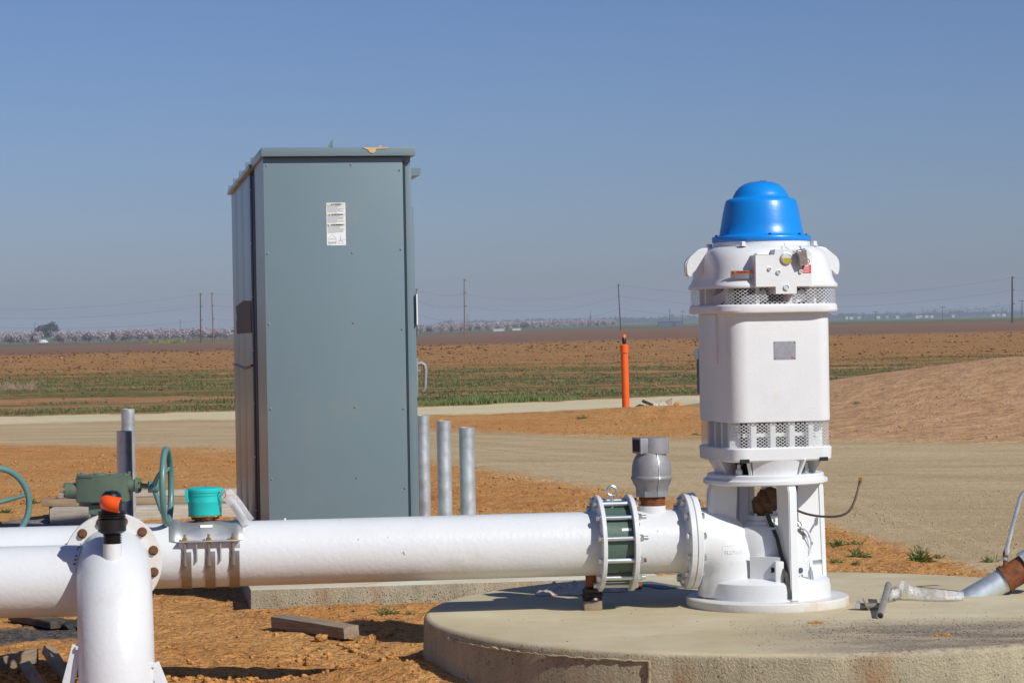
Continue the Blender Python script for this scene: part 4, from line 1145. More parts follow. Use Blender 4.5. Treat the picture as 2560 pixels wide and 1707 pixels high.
    # flat plate and box on the left side
    bm = NB(); bx(bm, (-0.2605, 0.02, z(845)), (0.012, 0.20, z(784) - z(907)), bev=0.002); obj('side_plate', bm, 'white_pump', t)
    bm = NB(); bx(bm, (-0.165, 0.28, z(930)), (0.135, 0.05, z(872) - z(984)), bev=0.01); jb = obj('junction_box', bm, 'greybox', t)
    bm = NB(); bx(bm, (-0.168, 0.28, z(884)), (0.145, 0.056, 0.05), bev=0.006); obj('box_lid', bm, 'galv', jb)
    # nameplate
    a = R(15); u = lambda px, py: (P(px, py, 12.15 - 0.26).x - PUMP.x)
    nx_ = (u(1952, 875) + 0.265 * math.sin(a) * -1) / math.cos(a) + 0.022
    bm = NB(); bx(bm, (nx_, -0.2584, z(875)), (0.108, 0.002, 0.084)); npl = obj('nameplate', bm, 'plate', body)
    rr = random.Random(5); bm = NB()
    for k in range(9):
        x_ = -0.05
        while x_ < 0.045:
            ln = rr.uniform(0.004, 0.016); bx(bm, (nx_ + x_ + ln / 2, -0.2597, z(875) + 0.037 - 0.0058 * k), (ln, 0.0006, 0.0028)); x_ += ln + rr.uniform(0.002, 0.012)
    for zz in (-0.018, -0.026, -0.034): bx(bm, (nx_ - 0.012, -0.2597, z(875) + zz), (0.08, 0.0006, 0.0012))
    tag(obj('print_lines', bm, 'inkgrey', npl, flat=True), kind='stuff')
    for sx in (-1, 1):
        for sz in (-1, 1):
            bm = NB(); lathe(bm, [(0.003, 0), (0.002, 0.002)], 10, Matrix.Translation((nx_ + sx * 0.049, -0.2594, z(875) + sz * 0.037)) @ Matrix.Rotation(R(90), 4, 'X')); obj('rivet', bm, 'greybox', npl)
    bm = NB(); bx(bm, (nx_ + 0.036, -0.2599, z(875) - 0.033), (0.010, 0.0006, 0.008)); obj('approval_mark', bm, 'red', npl)
    # collar, upper screen
    zc0, zc1 = z(783), z(761)
    bm = NB(); loft(bm, [rsq(0.294, 0.145, zc0), rsq(0.304, 0.15, zc0 + 0.004), rsq(0.307, 0.152, zc0 + 0.012), rsq(0.304, 0.15, zc1 - 0.006), rsq(0.298, 0.147, zc1)]); obj('collar', bm, 'white_pump', t, ang=30)
    zu0, zu1 = z(762), z(720)
    fp2, tot2 = sqpath(0.299, 0.148); screen(fp2, tot2, zu0 - 0.002, zu1 + 0.003, 'upper_vent_screen', 90)
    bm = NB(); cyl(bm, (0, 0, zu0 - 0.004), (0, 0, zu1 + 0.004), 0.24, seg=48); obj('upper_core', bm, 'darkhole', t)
    for k in range(12):
        q = R(30 * k + 5); bm = NB(); bx(bm, (0.272 * math.cos(q), 0.272 * math.sin(q), (zu0 + zu1) / 2), (0.05, 0.018, zu1 - zu0 + 0.006), rot=q); obj('vent_rib', bm, 'white_pump', t)
    for k in range(8):
        q = R(45 * k + 16); bm = NB(); bx(bm, (0.252 * math.cos(q), 0.252 * math.sin(q), (zu0 + zu1) / 2 - 0.012), (0.012, 0.12, (zu1 - zu0) * 0.6), rot=Matrix.Rotation(q, 4, 'Z') @ Matrix.Rotation(R(18), 4, 'X')); obj('fan_vane', bm, 'white_pump', t)
    # bell-shaped top bracket
    bm = NB(); loft(bm, [rsq(h_, c_, z(y_)) for h_, c_, y_ in ((0.25, 0.12, 721), (0.306, 0.15, 721), (0.309, 0.152, 718), (0.308, 0.153, 713), (0.299, 0.156, 706), (0.2935, 0.162, 695), (0.289, 0.172, 670), (0.284, 0.19, 648), (0.277, 0.205, 634), (0.265, 0.215, 625), (0.25, 0.222, 619.5), (0.238, 0.237, 617.5), (0.2, 0.199, 617))]); bell = obj('bell', bm, 'white_pump', t, ang=50)
    bm = NB(); lathe(bm, [(0.229, z(618)), (0.229, z(606)), (0, z(606))], 80); obj('neck', bm, 'white_pump', t)
    # lifting lugs
    for s, a in ((-1, 262), (1, 82)):
        bm = NB()
        poly = [(0.23, z(617)), (0.300, z(619)), (0.350, z(640)), (0.367, z(648)), (0.374, z(662)), (0.371, z(684)), (0.362, z(691)), (0.348, z(691)), (0.338, z(684)), (0.328, z(668)), (0.306, z(676)), (0.27, z(690))]
        prism(bm, poly, 0.05, Matrix.Rotation(R(a - 90), 4, 'Z') @ Matrix.Translation((0, 0.025, 0)) @ Matrix.Rotation(R(90), 4, 'X'))
        bmesh.ops.bevel(bm, geom=bm.edges[:], offset=0.007, segments=3, affect='EDGES'); obj('lifting_lug', bm, 'white_pump', t)
    for a in (-40, 50, 140, 230):
        put('top_bolt', hexmesh(0.015, 0.022), 'white_pump', t, Matrix.Translation((0.262 * math.sin(R(a)), -0.262 * math.cos(R(a)), z(618.5))))
    # oil box with sight glass
    OX = -0.095
    bm = NB()
    zt_, zb_ = z(642), z(719)
    prism(bm, [(-0.062, zb_), (0.035, zb_), (0.035, z(737)), (0.138, z(737)), (0.138, zb_), (0.215, zb_), (0.215, z(640)), (0.195, z(629)), (0.036, z(629)), (0.030, zt_), (-0.062, zt_)], 0.115, Matrix.Translation((OX, -0.223, 0)) @ Matrix.Rotation(R(90), 4, 'X'))
    bmesh.ops.bevel(bm, geom=[e for e in bm.edges if e.calc_face_angle(0) > 0.3], offset=0.006, segments=2, affect='EDGES')
    ob = obj('oil_box', bm, 'white_pump', t)
    yf = -0.338
    RX = Matrix.Rotation(R(90), 4, 'X')
    def fit(nm, lx, py, prof, material, par, seg=24): 
        bm = NB(); lathe(bm, prof, seg, Matrix.Translation((lx + OX, yf, z(py))) @ RX); return obj(nm, bm, material, par)
    sg = fit('sight_glass', 0.088, 651, [(0.029, -0.004), (0.029, 0.008), (0.024, 0.010), (0.024, 0.005), (0, 0.005)], 'galv', ob, 32)
    bm = NB(); prism(bm, [(0.0235 * math.cos(q), 0.0235 * math.sin(q)) for q in np.linspace(math.pi, 2 * math.pi, 18)], 0.002, Matrix.Translation((0.088 + OX, yf - 0.0055, z(651))) @ RX); obj('oil', bm, 'yellow', sg)
    bm = NB(); prism(bm, [(0.0235 * math.cos(q), 0.0235 * math.sin(q)) for q in np.linspace(0.02, math.pi - 0.02, 18)], 0.002, Matrix.Translation((0.088 + OX, yf - 0.0055, z(651) + 0.0006)) @ RX); obj('glass', bm, 'glasswhite', sg)
    for lx, py, r_ in ((0.004, 676, 0.0085), (0.048, 684, 0.011), (0.158, 683, 0.0095), (0.086, 721, 0.014)):
        f_ = fit('plug_seat', lx, py, [(r_, -0.003), (r_, 0.008), (r_ * 0.7, 0.009), (r_ * 0.7, 0.004), (0, 0.004)], 'white_pump', ob)
        fit('plug', lx, py, [(r_ * 0.5, 0), (r_ * 0.5, 0.006)], 'galv', f_, 6)
    bm = NB(); bx(bm, (-0.022 + OX, -0.305, zt_ + 0.004), (0.058, 0.045, 0.007), bev=0.002); obj('box_cover', bm, 'galv', ob)
    # warning plate, red tag, silver tag
    a2 = R(-31); cr = 0.332
    def curved(nm, a_lo, a_hi, z_lo, z_hi, rad, material, par, th=0.0015):
        bm = NB(); qs = np.linspace(a_lo, a_hi, 8)
        lo = [Vector((CC + rad * math.sin(q), CC - rad * math.cos(q), z_lo)) for q in qs] + [Vector((CC + (rad - th) * math.sin(q), CC - (rad - th) * math.cos(q), z_lo)) for q in qs[::-1]]
        hi = [v + Vector((0, 0, z_hi - z_lo)) for v in lo]
        loft(bm, [lo, hi]); return obj(nm, bm, material, par, flat=True)
    CC = -0.13; wr = 0.179
    wp = curved('warning_plate', R(-43), R(-9), z(699), z(679), wr, 'plate', bell)
    curved('warning_band', R(-43), R(-9), z(686.5), z(679), wr + 0.0014, 'olabel', wp)
    me = text_mesh('WARNING', 0.0115, 0.0003, 'CENTER', 0.0004)
    for v in me.vertices:
        q = R(-24.5) + v.co.x / wr; v.co = Vector((CC + (wr + 0.0018 + v.co.z) * math.sin(q), CC - (wr + 0.0018 + v.co.z) * math.cos(q), z(682.8) + v.co.y))
    put('warning_text', me, 'ink', wp)
    me = bpy.data.meshes.new('tri'); qs = [R(-41), R(-37), R(-39)]
    me.from_pydata([(CC + (wr + 0.002) * math.sin(q), CC - (wr + 0.002) * math.cos(q), z(682.8) + dz) for q, dz in zip(qs, (-0.0045, -0.0045, 0.005))], [], [(0, 1, 2)]); put('warning_triangle', me, 'ink', wp)
    bm = NB()
    for k in range(4):
        for q in np.linspace(-40, -13, 12):
            rr_ = wr + 0.0005; bx(bm, (CC + rr_ * math.sin(R(q)), CC - rr_ * math.cos(R(q)), z(689 + 2.6 * k)), (0.0055, 0.0008, 0.0018), rot=R(q))
    tag(obj('print_lines', bm, 'inkgrey', wp, flat=True), kind='stuff')
    bm = NB(); bx(bm, (0.188 + OX, yf - 0.0008, z(667)), (0.044, 0.0016, z(647) - z(687))); rt = obj('safety_tag', bm, 'label', ob)
    bm = NB(); bx(bm, (0.188 + OX, yf - 0.0020, z(677)), (0.0425, 0.0012, z(667.5) - z(687))); obj('red_band', bm, 'red', rt)
    bm = NB(); torus(bm, 0.010, 0.002, Matrix.Translation((0.193 + OX, yf - 0.002, z(658))) @ RX, 20, 6); obj('prohibition_ring', bm, 'red', rt)
    bm = NB()
    for k, wd_ in enumerate((0.022, 0.034, 0.03, 0.034, 0.026)): bx(bm, (0.186 + OX, yf - 0.0028, z(670.5 + 3.4 * k)), (wd_, 0.0008, 0.0038 if k == 0 else 0.0016))
    tag(obj('print_lines', bm, 'label', rt, flat=True), kind='stuff')
    bm = NB(); bx(bm, (0.158 + OX, yf - 0.024, z(649)), (0.040, 0.03, 0.072), rot=Matrix.Rotation(R(-13), 4, 'Y') @ Matrix.Rotation(R(10), 4, 'X'), bev=0.003)
    bmesh.ops.subdivide_edges(bm, edges=bm.edges[:], cuts=1); rr = random.Random(3)
    for v in bm.verts: v.co += Vector((rr.uniform(-.002, .002), rr.uniform(-.002, .002), rr.uniform(-.002, .002)))
    ft = obj('foil_packet', bm, 'foil', t, flat=True)
    bm = NB(); tube(bm, [(0.165 + OX, yf + 0.02, z(622)), (0.16 + OX, yf - 0.012, z(630)), (0.157 + OX, yf - 0.02, z(638))], 0.004, 8); tube(bm, [(0.11 + OX, -0.26, z(612)), (0.10 + OX, -0.30, z(624)), (0.125 + OX, yf - 0.004, z(634)), (0.155 + OX, yf - 0.01, z(634))], 0.0015, 6); obj('tie_wire', bm, 'galv', t)
    # blue cap
    bm = NB(); lathe(bm, [(0, z(606)), (0.228, z(606)), (0.234, z(604)), (0.235, z(594)), (0.230, z(591)), (0.206, z(590)), (0.199, z(586)), (0.190, z(560)), (0.180, z(530)), (0.170, z(508)), (0.165, z(501.5)), (0.155, z(498)), (0.140, z(496)), (0.133, z(494)), (0.128, z(487)), (0.118, z(478)), (0.100, z(467.5)), (0.078, z(460)), (0.05, z(455.5)), (0.025, z(454)), (0, z(453.6))], 96)
    cap = obj('cap', bm, 'bluecap', t, ang=55)
    for a in (-10, 80, 170, 260, 215, 35):
        bm = NB(); lathe(bm, [(0.007, 0), (0.007, 0.006), (0.004, 0.008)], 8, Matrix.Translation((0.216 * math.sin(R(a)), -0.216 * math.cos(R(a)), z(590.5)))); obj('cap_bolt', bm, 'darkhole', cap)
    for dx in (-0.012, 0.0, 0.012):
        bm = NB(); lathe(bm, [(0.004, 0), (0.004, 0.003)], 8, Matrix.Translation((dx, -0.03, z(454.6)))); obj('vent_hole', bm, 'darkhole', cap)
    return t
build_motor()

# rag round the shaft, strap, oil tube
def lump(bm, c, r, seed, sub=3, amp=0.25, fr=3.0):
    r0 = bmesh.ops.create_icosphere(bm, subdivisions=sub, radius=1.0)
    for v in r0['verts']:
        d = v.co.normalized()
        k = 1 + amp * float(fbm(d.x * fr + seed * 3.1 + d.z * 1.7, d.y * fr + d.z * 2.3, seed, 3))
        v.co = Vector(c) + Vector((d.x * r[0], d.y * r[1], d.z * r[2])) * k
def pl(x, y, z): return Vector((PUMP.x + x * PC - y * PS, PUMP.y + x * PS + y * PC, PUMP.z + z))
rg = thing('rag', pl(-0.01, -0.03, 0.425), 'dark brown rag wrapped round the pump shaft', 'rag')
bm = NB(); lump(bm, (0, 0, 0.058), (0.056, 0.056, 0.06), 4, 4, 0.5, 4.0); obj('bundle', bm, 'rag', rg, ang=80)
bm = NB(); lump(bm, (0.025, -0.005, 0.105), (0.042, 0.035, 0.028), 9, 3, 0.5, 4.0); obj('top_fold', bm, 'rag', rg, ang=80)
bm = NB(); pts = [(-0.02, -0.11, 0.44), (-0.006, -0.13, 0.39), (0.006, -0.20, 0.33), (0.018, -0.235, 0.24), (0.026, -0.285, 0.17), (0.035, -0.30, 0.10), (0.038, -0.302, 0.055)]
loops = []
for k, p in enumerate(pts):
    q = pl(*p); hw = 0.010 + 0.002 * math.sin(k * 2.1); loops.append([q + Vector((-hw, -0.002, 0)), q + Vector((hw, -0.003, 0)), q + Vector((hw, 0.003, 0)), q + Vector((-hw, 0.004, 0))])
loft(bm, loops)
tag(obj('hanging_strap', bm, 'strapdark'), 'dirty black strap hanging down the front of the pump head', 'strap')
ot = thing('oil_tube', P(1967, 1257, 12.02), 'bent brown copper tube sticking out right of the pump head', 'tube')
o_ = ot.location
bm = NB(); base = [(1955, 1248), (1967, 1257), (1997, 1277), (2035, 1288), (2076, 1291), (2106, 1287), (2125, 1274), (2138, 1247), (2147, 1214), (2150, 1200)]
pp = [P(px, py, 12.05 - 0.10 * math.sin(i / 9 * 3.0)) - o_ for i, (px, py) in enumerate(base)]
sm_ = []
for i in range(len(pp) - 1):
    p0, p1, p2, p3 = pp[max(i - 1, 0)], pp[i], pp[i + 1], pp[min(i + 2, len(pp) - 1)]
    for q in np.linspace(0, 1, 5)[:-1]:
        sm_.append(0.5 * ((2 * p1) + (p2 - p0) * q + (2 * p0 - 5 * p1 + 4 * p2 - p3) * q * q + (3 * p1 - p0 - 3 * p2 + p3) * q ** 3))
sm_.append(pp[-1])
tube(bm, sm_, 0.0055, 10); obj('bent_tube', bm, 'copper', ot)
bm = NB(); e = pp[-1]; cyl(bm, e - Vector((0, 0, 0.012)), e + Vector((0.001, 0, 0.014)), 0.0095, seg=6); obj('end_nut', bm, 'brass', ot)

# ------------------------------------------------------------------ spool with flange, coupling, main pipe
def pipe_thing(name, label, cat, t_base):
    th = thing(name, pipe_pt(t_base, ZAX - PR), label, cat, PIPE_ROT)
    return th
T_FL = tx(1722)
def build_spool():
    t0 = tx(1640); th = pipe_thing('spool_pipe', 'short white flanged pipe between coupling and pump head', 'pipe', t0)
    x = lambda px: tx(px) - t0
    bm = NB(); cyl(bm, (x(1552), 0, PR), (x(1712), 0, PR), PR, seg=72); obj('barrel', bm, 'white', th)
    bm = NB(); disc(bm, x(1707), x(1721), 0.226, PR, hole=PR - 0.01); fl = obj('flange', bm, 'white', th)
    bm = NB(); lathe(bm, [(PR, x(1700)), (PR + 0.012, x(1707))], 64, Matrix.Translation((0, 0, PR)) @ AX); obj('weld', bm, 'white', th)
    hm = hexmesh(0.0165, 0.018)
    for k in range(12):
        q = R(11 + 30 * k)
        m = 'white' if k in (0, 2, 9, 4) else 'zinc'
        put('bolt', hm.copy() if m == 'white' else hm, m, th, Matrix.Translation((x(1707), -0.192 * math.cos(q), PR + 0.192 * math.sin(q))) @ Matrix.Rotation(R(-90), 4, 'Y'))
    zt = P(1632, 1262, 12.1).z - (ZAX - PR)
    bm = NB(); cyl(bm, (x(1632), 0, PR * 1.5), (x(1632), 0, zt), 0.064, seg=40); obj('riser_stub', bm, 'white', th)
build_spool()
def build_air_valve():
    c = pipe_pt(tx(1632), P(1632, 1262, 12.1).z)
    t = thing('air_release_valve', c, 'grey cast aluminium air valve with a square outlet above the pipe', 'air valve', R(17))
    def z(py): return P(1630, py, 12.1).z - c.z
    bm = NB()
    pr = []
    for k in range(13):
        zz = -0.006 + (z(1237) + 0.006) * k / 12; pr.append((0.060 + (0.0035 if k % 2 else 0), zz))
    lathe(bm, pr, 40); obj('threaded_nipple', bm, 'rust', t)
    bm = NB()
    lathe(bm, [(0.060, z(1240)), (0.070, z(1238)), (0.073, z(1229)), (0.077, z(1216)), (0.088, z(1207)), (0.093, z(1198)), (0.0975, z(1196)), (0.0985, z(1193)), (0.0975, z(1189)), (0.0935, z(1187)), (0.094, z(1178)), (0.092, z(1162)), (0.086, z(1150)), (0.078, z(1141)), (0.070, z(1135)), (0.066, z(1130)), (0, z(1128))], 56); obj('body', bm, 'alu', t, ang=45)
    bm = NB(); lathe(bm, [(0.079, z(1239)), (0.080, z(1225))], 8); obj('hex_base', bm, 'alu', t)
    bm = NB()
    # square outlet box turned towards the left
    bx(bm, (0.0, 0, z(1112)), (0.135, 0.11, z(1093) - z(1132)), bev=0.008)
    lathe(bm, [(0.072, z(1133)), (0.074, z(1110)), (0.072, z(1093))], 32, Matrix.Translation((0.012, 0, 0)))
    bx(bm, (-0.069, 0, z(1112)), (0.012, 0.118, z(1092.5) - z(1132)), bev=0.003)
    outl = obj('outlet', bm, 'alu', t)
    bm = NB(); bx(bm, (-0.0748, 0, z(1112)), (0.004, 0.092, z(1098) - z(1127))); obj('opening', bm, 'darkhole', outl)
    bm = NB()
    def sx(r): return r
    seam = [(0.0655, z(1093)), (0.075, z(1110)), (0.075, z(1130)), (0.075, z(1136)), (0.088, z(1150)), (0.095, z(1170)), (0.0955, z(1186)), (0.100, z(1193)), (0.095, z(1199)), (0.089, z(1208)), (0.081, z(1217)), (0.081, z(1238))]
    a = R(-88)
    tube(bm, [(r * math.cos(a), r * math.sin(a), zz) for r, zz in seam[2:]], 0.0022, 6); obj('casting_seam', bm, 'zinc', t)
build_air_valve()

def build_coupling():
    t0 = tx(1535); th = pipe_thing('pipe_coupling', 'green bolted sleeve coupling between white ring flanges', 'coupling', t0)
    x = lambda px: tx(px) - t0
    bm = NB(); disc(bm, x(1498), x(1572), 0.183, PR, hole=PR - 0.005); obj('sleeve', bm, 'green', th)
    for nm, a, b in (('end_ring', 1489, 1500), ('end_ring', 1568, 1580)):
        bm = NB(); disc(bm, x(a), x(b), 0.227, PR, hole=PR - 0.01); obj(nm, bm, 'white', th)
    hm = hexmesh(0.0165, 0.020); rng_ = random.Random(2)
    for k in range(12):
        q = R(10.5 + 30 * k); y, z = -0.200 * math.cos(q), PR + 0.200 * math.sin(q)
        rusty = k in (2, 11, 3, 9, 8)
        bm = NB(); cyl(bm, (x(1500), y, z), (x(1568), y, z), 0.0115, seg=16); rod = obj('rod', bm, 'galv' if k in (2, 9, 11) else 'zinc', th)
        put('bolt_head', hm, 'zinc', th, Matrix.Translation((x(1489), y, z)) @ Matrix.Rotation(R(-90), 4, 'Y'))
        put('nut', hm, 'zinc', th, Matrix.Translation((x(1580), y, z)) @ AX)
        bm = NB(); cyl(bm, (x(1580), y, z), (x(1596 + rng_.uniform(0, 6)), y, z), 0.010, seg=14); obj('bolt_end', bm, 'rust' if rusty else 'zinc', th)
    m = Matrix.Translation((x(1529), -0.03, PR + 0.248)) @ Matrix.Rotation(R(90), 4, 'X')
    bm = NB(); torus(bm, 0.022, 0.0055, m, 28, 8); cyl(bm, (x(1529), -0.03, PR + 0.183), (x(1529), -0.03, PR + 0.228), 0.009, seg=12); obj('eyebolt', bm, 'zinc', th)
    bm = NB()
    qs = [R(22), R(26)]
    lo = [Vector((x(1540), -0.184 * math.cos(q), PR + 0.184 * math.sin(q))) for q in qs]; hi = [v + Vector((0.045, 0, 0)) for v in lo]
    off = Vector((0, -0.001, 0.0006)); loft(bm, [[lo[0], lo[1], lo[1] + off, lo[0] + off], [hi[0], hi[1], hi[1] + off, hi[0] + off]]); obj('sticker', bm, 'label', th)
build_coupling()
def build_main_pipe():
    t0 = tx(900); th = pipe_thing('water_pipe', 'long straight white water pipe running across to the pump', 'pipe', t0)
    x = lambda px: tx(px) - t0
    bm = NB()
    lathe(bm, [(PR, x(-700)), (PR, x(-300)), (PR, x(0)), (PR, x(300)), (PR, x(600)), (PR, x(900)), (PR, x(1200)), (PR, x(1525))], 96, Matrix.Translation((0, 0, PR)) @ AX); obj('barrel', bm, 'white', th)
    # branch towards the camera with its flange at the left
    b = x(285); rot = Matrix.Rotation(R(90), 4, 'X')
    bm = NB(); lathe(bm, [(0.157, 0.02), (0.157, 0.245)], 56, Matrix.Translation((b, 0, PR)) @ rot); obj('branch', bm, 'white', th)
    bm = NB(); lathe(bm, [(0.1, 0.215), (0.218, 0.215), (0.221, 0.219), (0.221, 0.236), (0.218, 0.239), (0.1, 0.239)], 64, Matrix.Translation((b, 0, PR)) @ rot); obj('branch_flange', bm, 'white', th)
    bm = NB(); p = x(713); cyl(bm, (p, 0, 2 * PR - 0.004), (p, 0, 2 * PR + 0.008), 0.006, seg=12); obj('plug', bm, 'white', th)
    # short pipe stand under the right end
    return b + t0
T_BR = build_main_pipe()
def build_stand():
    c = pipe_pt(tx(1478), ZPAD); t = thing('pipe_support', c, 'rusty pipe stand wrapped in black on a wood block', 'pipe support', PIPE_ROT)
    bm = NB(); bx(bm, (0, 0, 0.022), (0.085, 0.07, 0.044), bev=0.003); obj('wood_block', bm, 'wood_grey', t)
    bm = NB(); cyl(bm, (0, 0, 0.044), (0, 0, ZAX - PR - ZPAD + 0.012), 0.030, seg=24); obj('stub', bm, 'rust', t)
    bm = NB(); lathe(bm, [(0.03, 0.042), (0.052, 0.05), (0.046, 0.062), (0.054, 0.072), (0.044, 0.085), (0.048, 0.098), (0.032, 0.11)], 24); obj('black_wrap', bm, 'black', t)
build_stand()

# ------------------------------------------------------------------ elbow riser in front on the left
def build_riser():
    bc = pipe_pt(T_BR); nrm = Vector((PS, -PC, 0))
    RR = 0.163
    c = bc + nrm * 0.241
    t = thing('elbow_pipe', (c.x, c.y, 0), 'white elbow pipe turning down to the ground in the left foreground', 'pipe')
    L = lambda v: Vector(v) - Vector((c.x, c.y, 0))
    fl0 = L(c)
    bm = NB(); m = Matrix.Translation(fl0) @ _orient(nrm)
    lathe(bm, [(0.1, 0), (0.218, 0), (0.221, 0.004), (0.221, 0.020), (0.218, 0.024), (0.1, 0.024)], 72, m); obj('flange', bm, 'white_dirty', t)
    hm = hexmesh(0.0175, 0.019)
    ax1 = Vector((PC, PS, 0))
    for k in range(12):
        q = R(15 + 30 * k); p = fl0 + nrm * 0.024 + ax1 * (0.188 * math.cos(q)) + Vector((0, 0, 0.188 * math.sin(q)))
        put('flange_bolt', hm, 'rustbolt', t, Matrix.Translation(p) @ _orient(nrm))
    # sweep: out of the flange towards the camera, then down
    rx = P(292, 1600, 11.0).x; ry = c.y - 0.53
    top = ZAX - 0.005
    pts = [fl0 - nrm * 0.01, fl0 + nrm * 0.035]
    end = L((rx, ry, 0.0)); p1 = pts[-1]
    Rb = 0.48
    dy = (end - p1); dy.z = 0; run = dy.length; d_ = dy.normalized()
    pts.append(p1 + d_ * max(0.01, run - Rb))
    cc = p1 + d_ * (run - Rb) + Vector((0, 0, -Rb))
    for q in np.linspace(0.06, math.pi / 2, 18): pts.append(cc + d_ * (Rb * math.sin(q)) + Vector((0, 0, Rb * math.cos(q))))
    pts += [Vector((end.x, end.y, 0.16)), Vector((end.x, end.y, 0.02))]
    bm = NB(); tube(bm, pts, [0.150, 0.156, 0.160] + [RR] * 20, 64); obj('elbow', bm, 'white', t, ang=60)
    # pipe from the left joining the elbow
    zc = P(60, 1451, 11.42).z
    bm = NB(); j = cc + d_ * (Rb * 0.10) ; a = Vector((j.x + 0.02, j.y, zc)); b = Vector((a.x - 3.2, a.y - 0.42 * 0.55, zc)); cyl(bm, b, a, RR - 0.004, seg=64); obj('side_pipe', bm, 'white', t)
    # rough weld where they meet
    rr = random.Random(8); bm = NB(); wp = []
    def inside(p): return min((p - (u + (v - u) * min(1, max(0, (p - u).dot(v - u) / (v - u).length_squared)))).length for u, v in zip(pts[:-1], pts[1:])) < RR
    for q in np.linspace(R(-40), R(140), 46):
        x_ = a.x - 0.6
        while x_ < a.x and not inside(Vector((x_, a.y - (b.y - a.y) / 3.2 * (x_ - a.x) * -1 - math.cos(q) * (RR - 0.004), a.z + math.sin(q) * (RR - 0.004)))): x_ += 0.004
        wp.append(Vector((x_ + rr.uniform(-.002, .002), a.y + (a.y - b.y) / 3.2 * (x_ - a.x) - math.cos(q) * (RR - 0.003), a.z + math.sin(q) * (RR - 0.003))))
    tube(bm, wp, [0.004 + rr.uniform(-0.001, 0.002) for _ in wp], 8); obj('weld_bead', bm, 'white_dirty', t)
    bm = NB()
    for k in range(9):
        p_ = wp[18 + k * 2]; lump(bm, p_ + Vector((rr.uniform(-.012, .004), -0.001, 0.001)), (0.007 * rr.uniform(.5, 1.6), 0.004, 0.004), k, 1, 0.5)
    tag(obj('rust_scale', bm, 'rustbolt', t), kind='stuff')
    # gusset plates and base plate
    for s, px, py in ((-1, 200, 1611), (1, 392, 1655)):
        zt = P(px, py, ry + c.y * 0).z if False else P(px, py, ry).z
        bm = NB(); r0 = RR - 0.006
        q0 = Vector((end.x + s * (r0 + 0.004), end.y - 0.02, zt)); q1 = Vector((end.x + s * (r0 + 0.085), end.y - 0.02, 0.015))
        dq = (q1 - q0); bx(bm, (q0 + q1) / 2, (0.014, 0.05, dq.length), rot=_orient(dq), bev=0.002); bx(bm, q0 + Vector((-s * 0.008, 0, -0.008)), (0.03, 0.05, 0.016), bev=0.002); obj('gusset', bm, 'white', t)
    bm = NB(); cyl(bm, (end.x, end.y, -0.02), (end.x, end.y, 0.02), 0.30, seg=48); obj('base_plate', bm, 'white', t)
    # nipple on the elbow
    q = R(31); s_ = cc + d_ * ((Rb + RR) * math.sin(q)) + Vector((0, 0, (Rb + RR) * math.cos(q)))
    ztop = P(282, 1358, s_.y + c.y).z
    nx_ = P(281, 1370, s_.y + c.y).x - c.x
    bm = NB(); cyl(bm, (nx_, s_.y, s_.z - 0.06), (nx_, s_.y, ztop), 0.041, seg=32); obj('nipple', bm, 'white', t)
    return Vector((nx_ + c.x, s_.y + c.y, ztop))
NIP = build_riser()
def build_vent():
    t = thing('air_vent', NIP, 'black plastic air vent with an orange outlet elbow', 'air vent')
    def z(py): return P(281, py, NIP.y).z - NIP.z
    k = NIP.y / FPX
    bm = NB(); pr = [(0.034, -0.006)]
    for i in range(5): pr += [(0.034, z(1357 - 4.4 * i)), (0.041, z(1356 - 4.4 * i)), (0.041, z(1354.4 - 4.4 * i)), (0.034, z(1353.4 - 4.4 * i))]
    pr += [(0.036, z(1335)), (0.052, z(1330)), (0.0615, z(1326)), (0.0615, z(1298)), (0.057, z(1296))]
    lathe(bm, pr, 40); obj('body', bm, 'black', t, ang=30)
    bm = NB(); pr = [(0.050, z(1298))]
    for i in range(3): pr += [(0.053, z(1294 - 6 * i)), (0.060, z(1293 - 6 * i)), (0.060, z(1289.5 - 6 * i)), (0.053, z(1288.5 - 6 * i))]
    pr += [(0.046, z(1276)), (0.045, z(1245)), (0.040, z(1234)), (0.026, z(1227)), (0, z(1225))]
    lathe(bm, pr, 40); obj('bonnet', bm, 'black', t, ang=30)
    bm = NB(); c_ = Vector((P(277, 1254, NIP.y).x - NIP.x, -0.048, z(1256)))
    a0 = Vector((0.045, 0.0, -0.010))
    pts = [c_ + Vector((-0.012, 0.05, 0.006)), c_ + Vector((-0.014, 0.02, 0.006)), c_ + Vector((-0.010, -0.002, 0.004)), c_ + Vector((0.006, -0.012, 0.0)), c_ + Vector((0.028, -0.014, -0.004)), c_ + Vector((0.050, -0.015, -0.008))]
    tube(bm, pts, [0.026, 0.030, 0.033, 0.034, 0.034, 0.034], 28); el = obj('outlet_elbow', bm, 'orange', t, ang=60)
    bm = NB(); e = pts[-1]; d = (pts[-1] - pts[-2]).normalized(); cyl(bm, e, e + d * 0.0015, 0.027, seg=28); obj('opening', bm, 'darkhole', el)
build_vent()

